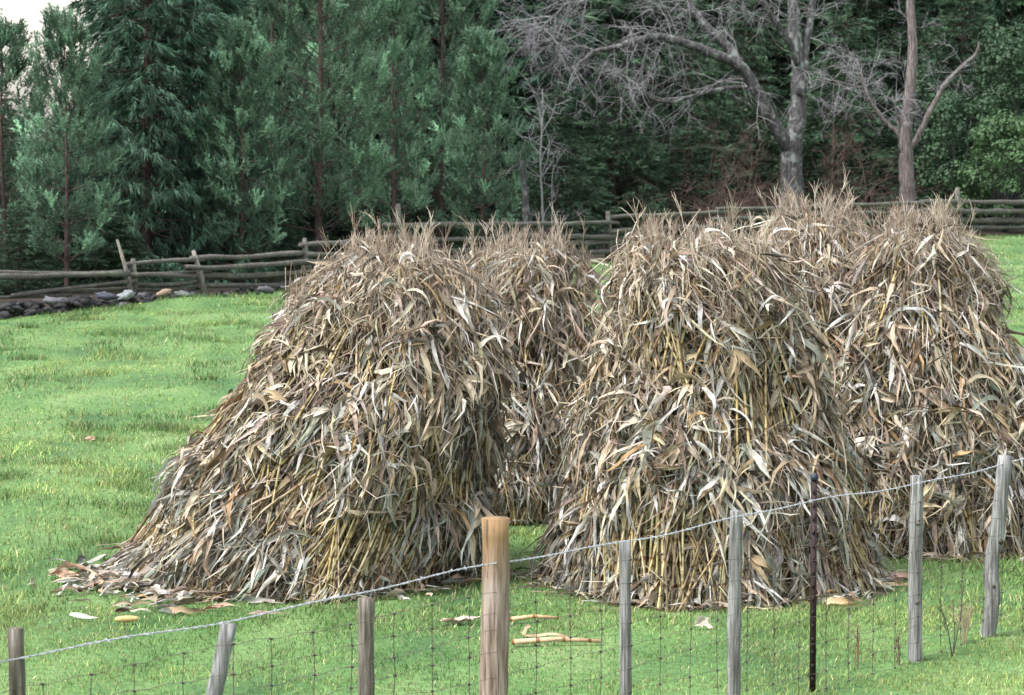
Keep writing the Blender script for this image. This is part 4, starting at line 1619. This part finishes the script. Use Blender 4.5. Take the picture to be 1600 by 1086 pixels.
def bare_tree(name, Y, stems, label, bark, twig_mat, twig_n, seed, droop, tw_len):
    """stems: (pixel path, width px at start, width px at end, depth shift, part name, twig weight)."""
    r_ = np.random.default_rng(seed)
    b0 = at(*stems[0][0][0], Y)
    base = Vector((b0.x, Y, 0))
    root = empty(name, base, label, 'tree')
    tw = MB()
    for pxs, w0, w1, dy, pn, tn in stems:
        Q = smooth_path(limb_path(pxs, Y, dy))
        if pn == 'trunk':
            Q[0, 2] = -.3
        Q = Q + r_.normal(0, .012, Q.shape)
        m = len(Q)
        rad = [(w0 + (w1 - w0) * i / (m - 1)) / F_PX * Y / 2 for i in range(m)]
        mb = MB()
        mb.tube(Q - np.array(base), rad, 9 if w0 > 12 else 6, True, .16)
        link(pn, mb.mesh(pn, bark), root)
        for k in range(int(tn * twig_n)):
            i = int(r_.integers(m // 4, m - 1))
            p = Vector(Q[i]) - base
            T = Vector(Q[i + 1] - Q[i]).normalized()
            d = (T * .6 + Vector(r_.normal(0, .7, 3)) + Vector((0, 0, .15 - droop))).normalized()
            twigs(tw, p, d, tw_len * r_.uniform(.5, 1.2), r_.uniform(.012, .019), 2, r_, droop, .25, (4, 7))
    o = link('twigs', tw.mesh('twigs', twig_mat), root)
    o['kind'] = 'stuff'
    return root


bare_tree('bare_tree', 95.5, [
    ([(1238, 400), (1237, 330), (1238, 290), (1237, 250), (1238, 222), (1244, 196)], 44, 27, 0, 'trunk', 0),
    ([(1238, 235), (1245, 200), (1249, 152), (1247, 92), (1240, 28), (1236, -50)], 30, 18, .5, 'stem', .5),
    ([(1250, 150), (1257, 110), (1256, 83), (1266, 32), (1275, -40)], 16, 11, .8, 'limb', .5),
    ([(1246, 100), (1235, 69), (1216, 41), (1200, 20), (1180, -30)], 12, 8, -1.0, 'limb', .5),
    ([(1232, 232), (1224, 216), (1203, 184), (1180, 138), (1157, 101), (1115, 83), (1069, 67), (1032, 55), (1000, 62), (960, 74), (928, 80), (900, 104)], 24, 5, -2.5, 'limb', 2.2),
    ([(1157, 103), (1146, 82), (1120, 55), (1092, 30), (1070, -10), (1050, -60)], 16, 8, 1.0, 'limb', 1.0),
    ([(1176, 138), (1138, 137), (1092, 147), (1050, 161), (1023, 157), (1002, 138), (972, 140)], 9, 3, -1.5, 'limb', .8),
    ([(1165, 125), (1140, 122), (1110, 135), (1080, 142)], 6, 2, 1.0, 'limb', .4),
    ([(930, 80), (900, 70), (870, 60), (840, 66)], 5, 2.5, -.5, 'limb', 1.8),
    ([(1000, 62), (985, 90), (950, 120), (935, 150)], 4, 2, .5, 'limb', 1.0),
    ([(1000, -60), (930, -30), (880, 10), (850, 40), (820, 90)], 7, 2.5, -.5, 'limb', 2.0),
], 'old forked bare tree with lichened trunk and long arching limb', M_BARK_GREY, M_TWIG, 10, 301, .20, 2.0)

bare_tree('dead_tree', 101, [
    ([(1420, 390), (1419, 330), (1418, 299), (1416, 255), (1415, 220), (1416, 190)], 30, 19, 0, 'trunk', 0),
    ([(1415, 240), (1417, 184), (1423, 129), (1427, 78), (1424, 28), (1421, -40)], 21, 12, .3, 'stem', .3),
    ([(1422, 232), (1433, 214), (1453, 175), (1474, 133), (1506, 101), (1527, 84), (1530, 66)], 12, 3.5, -.8, 'limb', .4),
    ([(1412, 226), (1404, 208), (1382, 189), (1356, 154), (1350, 129), (1338, 92)], 10, 3, .6, 'limb', .8),
    ([(1354, 150), (1341, 138), (1313, 127), (1276, 124)], 5, 2, -.6, 'limb', .7),
    ([(1408, 225), (1402, 180), (1395, 150)], 6, 2, -.4, 'limb', .5),
], 'dead pale barked tree with three stems right of the lichened tree', M_BARK_DEAD, M_TWIG, 16, 302, .02, 1.3)

# dead stub and pale saplings by the fence
sb = empty('tree_snag', (at(823, 400, 79).x, 79, 0), 'short branchless dead grey trunk left of the pale sapling', 'tree')
mb = MB()
Q = smooth_path([at(824, 420, 79), at(823, 340, 79), at(819, 290, 79), at(815, 250, 79)]) - np.array(sb.location)
mb.tube(Q, np.linspace(.15, .05, len(Q)), 8, True, .2)
link('trunk', mb.mesh('trunk', M_BARK_GREY), sb)


def sapling(px, Y, h, label, mat, seed, r=.035, n=9, lean=0.0, bush=False):
    r_ = np.random.default_rng(seed)
    X = (px - 800) / F_PX * Y
    e = empty('bare_shrub' if bush else 'bare_sapling', (X, Y, 0), label, 'shrub' if bush else 'tree')
    mb, tw = MB(), MB()
    if bush:
        for k in range(n):
            az = r_.uniform(0, 6.28)
            twigs(tw, Vector((r_.normal(0, .15), r_.normal(0, .15), -.05)), Vector((math.cos(az) * .7, math.sin(az) * .7, 1)).normalized(), h * r_.uniform(.6, 1), .022, 3, r_, .05, .4, (3, 5))
    else:
        pts = [Vector((lean * z + .04 * math.sin(z * 2 + seed), .03 * math.sin(z * 1.5), z - .1)) for z in np.linspace(0, h, 9)]
        mb.tube(pts, np.linspace(r, r * .25, 9), 6, False, .15)
        link('trunk', mb.mesh('trunk', mat), e)
        for k in range(n):
            i = int(r_.integers(2, 8))
            d = (Vector((r_.normal(0, .6), r_.normal(0, .6), .6))).normalized()
            twigs(tw, pts[i], d, h * r_.uniform(.15, .3), r * .4, 2, r_, .02)
    link('twigs', tw.mesh('twigs', mat), e)['kind'] = 'stuff'
    return e


sapling(846, 80, 5.0, 'thin pale bare sapling beside the branchless dead trunk', M_TWIG, 401, .05, 12)
sapling(858, 81, 3.0, 'slighter bare sapling close right of the thin pale one', M_TWIG, 402, .03, 9, .05)
sapling(1300, 97, 4.2, 'slender bare sapling between the lichened tree and dead tree', M_TWIG_RED, 403, .05, 12)
sapling(1172, 98, 3.6, 'slender bare sapling left of the lichened trunk', M_TWIG_RED, 404, .04, 12)
sapling(1082, 95, 3.2, 'wide russet twiggy shrub behind the pale upright shock', M_TWIG_RED, 405, n=9, bush=True)
sapling(1140, 97, 3.4, 'tangled russet shrub left of the lichened trunk base', M_TWIG_RED, 406, n=9, bush=True)
sapling(1200, 100, 2.6, 'low dark twiggy shrub against the lichened trunk', M_TWIG_RED, 407, n=8, bush=True)
sapling(1322, 99, 3.2, 'tangled bare shrub beside the slender sapling right of lichened tree', M_TWIG_RED, 408, n=9, bush=True)
sapling(1372, 102, 2.6, 'bare twiggy shrub close left of the dead tree', M_TWIG_RED, 409, n=8, bush=True)

# ------------------------------------------------------------------ broadleaf evergreen shrubs at the right
def leaf_shrub(px, Y, py_top, w, label, seed, c, n=7000):
    r_ = np.random.default_rng(seed)
    X = (px - 800) / F_PX * Y
    H = at(px, py_top, Y).z
    e = empty('evergreen_shrub', (X, Y, 0), label, 'shrub', 'broadleaf evergreens beside the dead tree')
    mb = MB()
    P, Nn = [], []
    ncl = 46
    for k in range(ncl):
        az, el = r_.uniform(0, 6.28), r_.uniform(.05, 1)
        rad = w * math.sqrt(max(.05, 1 - el ** 2 * .8)) * r_.uniform(.45, 1)
        cpt = np.array([math.cos(az) * rad, math.sin(az) * rad, H * (.12 + .85 * el)])
        mb.tube([(0, 0, -.1), cpt * np.array([.4, .4, .55]), cpt], [.035, .018, .008], 4, False)
        cr = r_.uniform(.32, .62) * w / 1.6
        m = n // ncl
        v = r_.normal(0, 1, (m, 3))
        v /= np.linalg.norm(v, axis=1)[:, None]
        P.append(cpt + v * cr * r_.uniform(.45, 1.05, (m, 1)) * np.array([1, 1, .7]))
        Nn.append(v + np.array([0, 0, .5]))
    link('branches', mb.mesh('branches', M_BARK_GREY), e)
    P, Nn = np.concatenate(P), np.concatenate(Nn)
    m = len(P)
    Nn += r_.normal(0, .45, (m, 3))
    Nn /= np.linalg.norm(Nn, axis=1)[:, None]
    d = np.cross(Nn, r_.normal(0, 1, (m, 3)))
    d /= np.linalg.norm(d, axis=1)[:, None]
    d[:, 2] -= .35
    s = np.cross(d, Nn)
    l = r_.uniform(.10, .17, (m, 1))
    V = np.stack([P, P + d * l * .5 + s * l * .36, P + d * l, P + d * l * .5 - s * l * .36], 1).reshape(-1, 3)
    V[:, 2] = np.maximum(V[:, 2], .02)
    cc = np.repeat(np.array(c)[None] * r_.uniform(.7, 1.3, (m, 1)), 4, 0)
    link('crown', mesh_np('crown', V, np.arange(m * 4).reshape(-1, 4), M_GREEN, col=cc), e)
    return e


leaf_shrub(1565, 105, 175, 1.7, 'brightest green broadleaf shrub at the right edge', 501, (.062, .118, .052))
leaf_shrub(1500, 107, 150, 1.9, 'deep green broadleaf shrub just right of the dead trunk', 502, (.042, .085, .043))
leaf_shrub(1600, 112, 40, 2.6, 'tall green broadleaf evergreen reaching the upper right corner', 503, (.040, .078, .042), 12000)
leaf_shrub(1450, 112, 110, 2.0, 'dark broadleaf evergreen seen between the stems of the dead tree', 504, (.036, .070, .040))
leaf_shrub(1290, 112, 90, 2.2, 'dark broadleaf evergreen behind the slender sapling', 505, (.05, .105, .05), 8000)
leaf_shrub(1120, 112, 110, 2.2, 'dark broadleaf evergreen showing under the arching limb', 506, (.05, .10, .05), 8000)
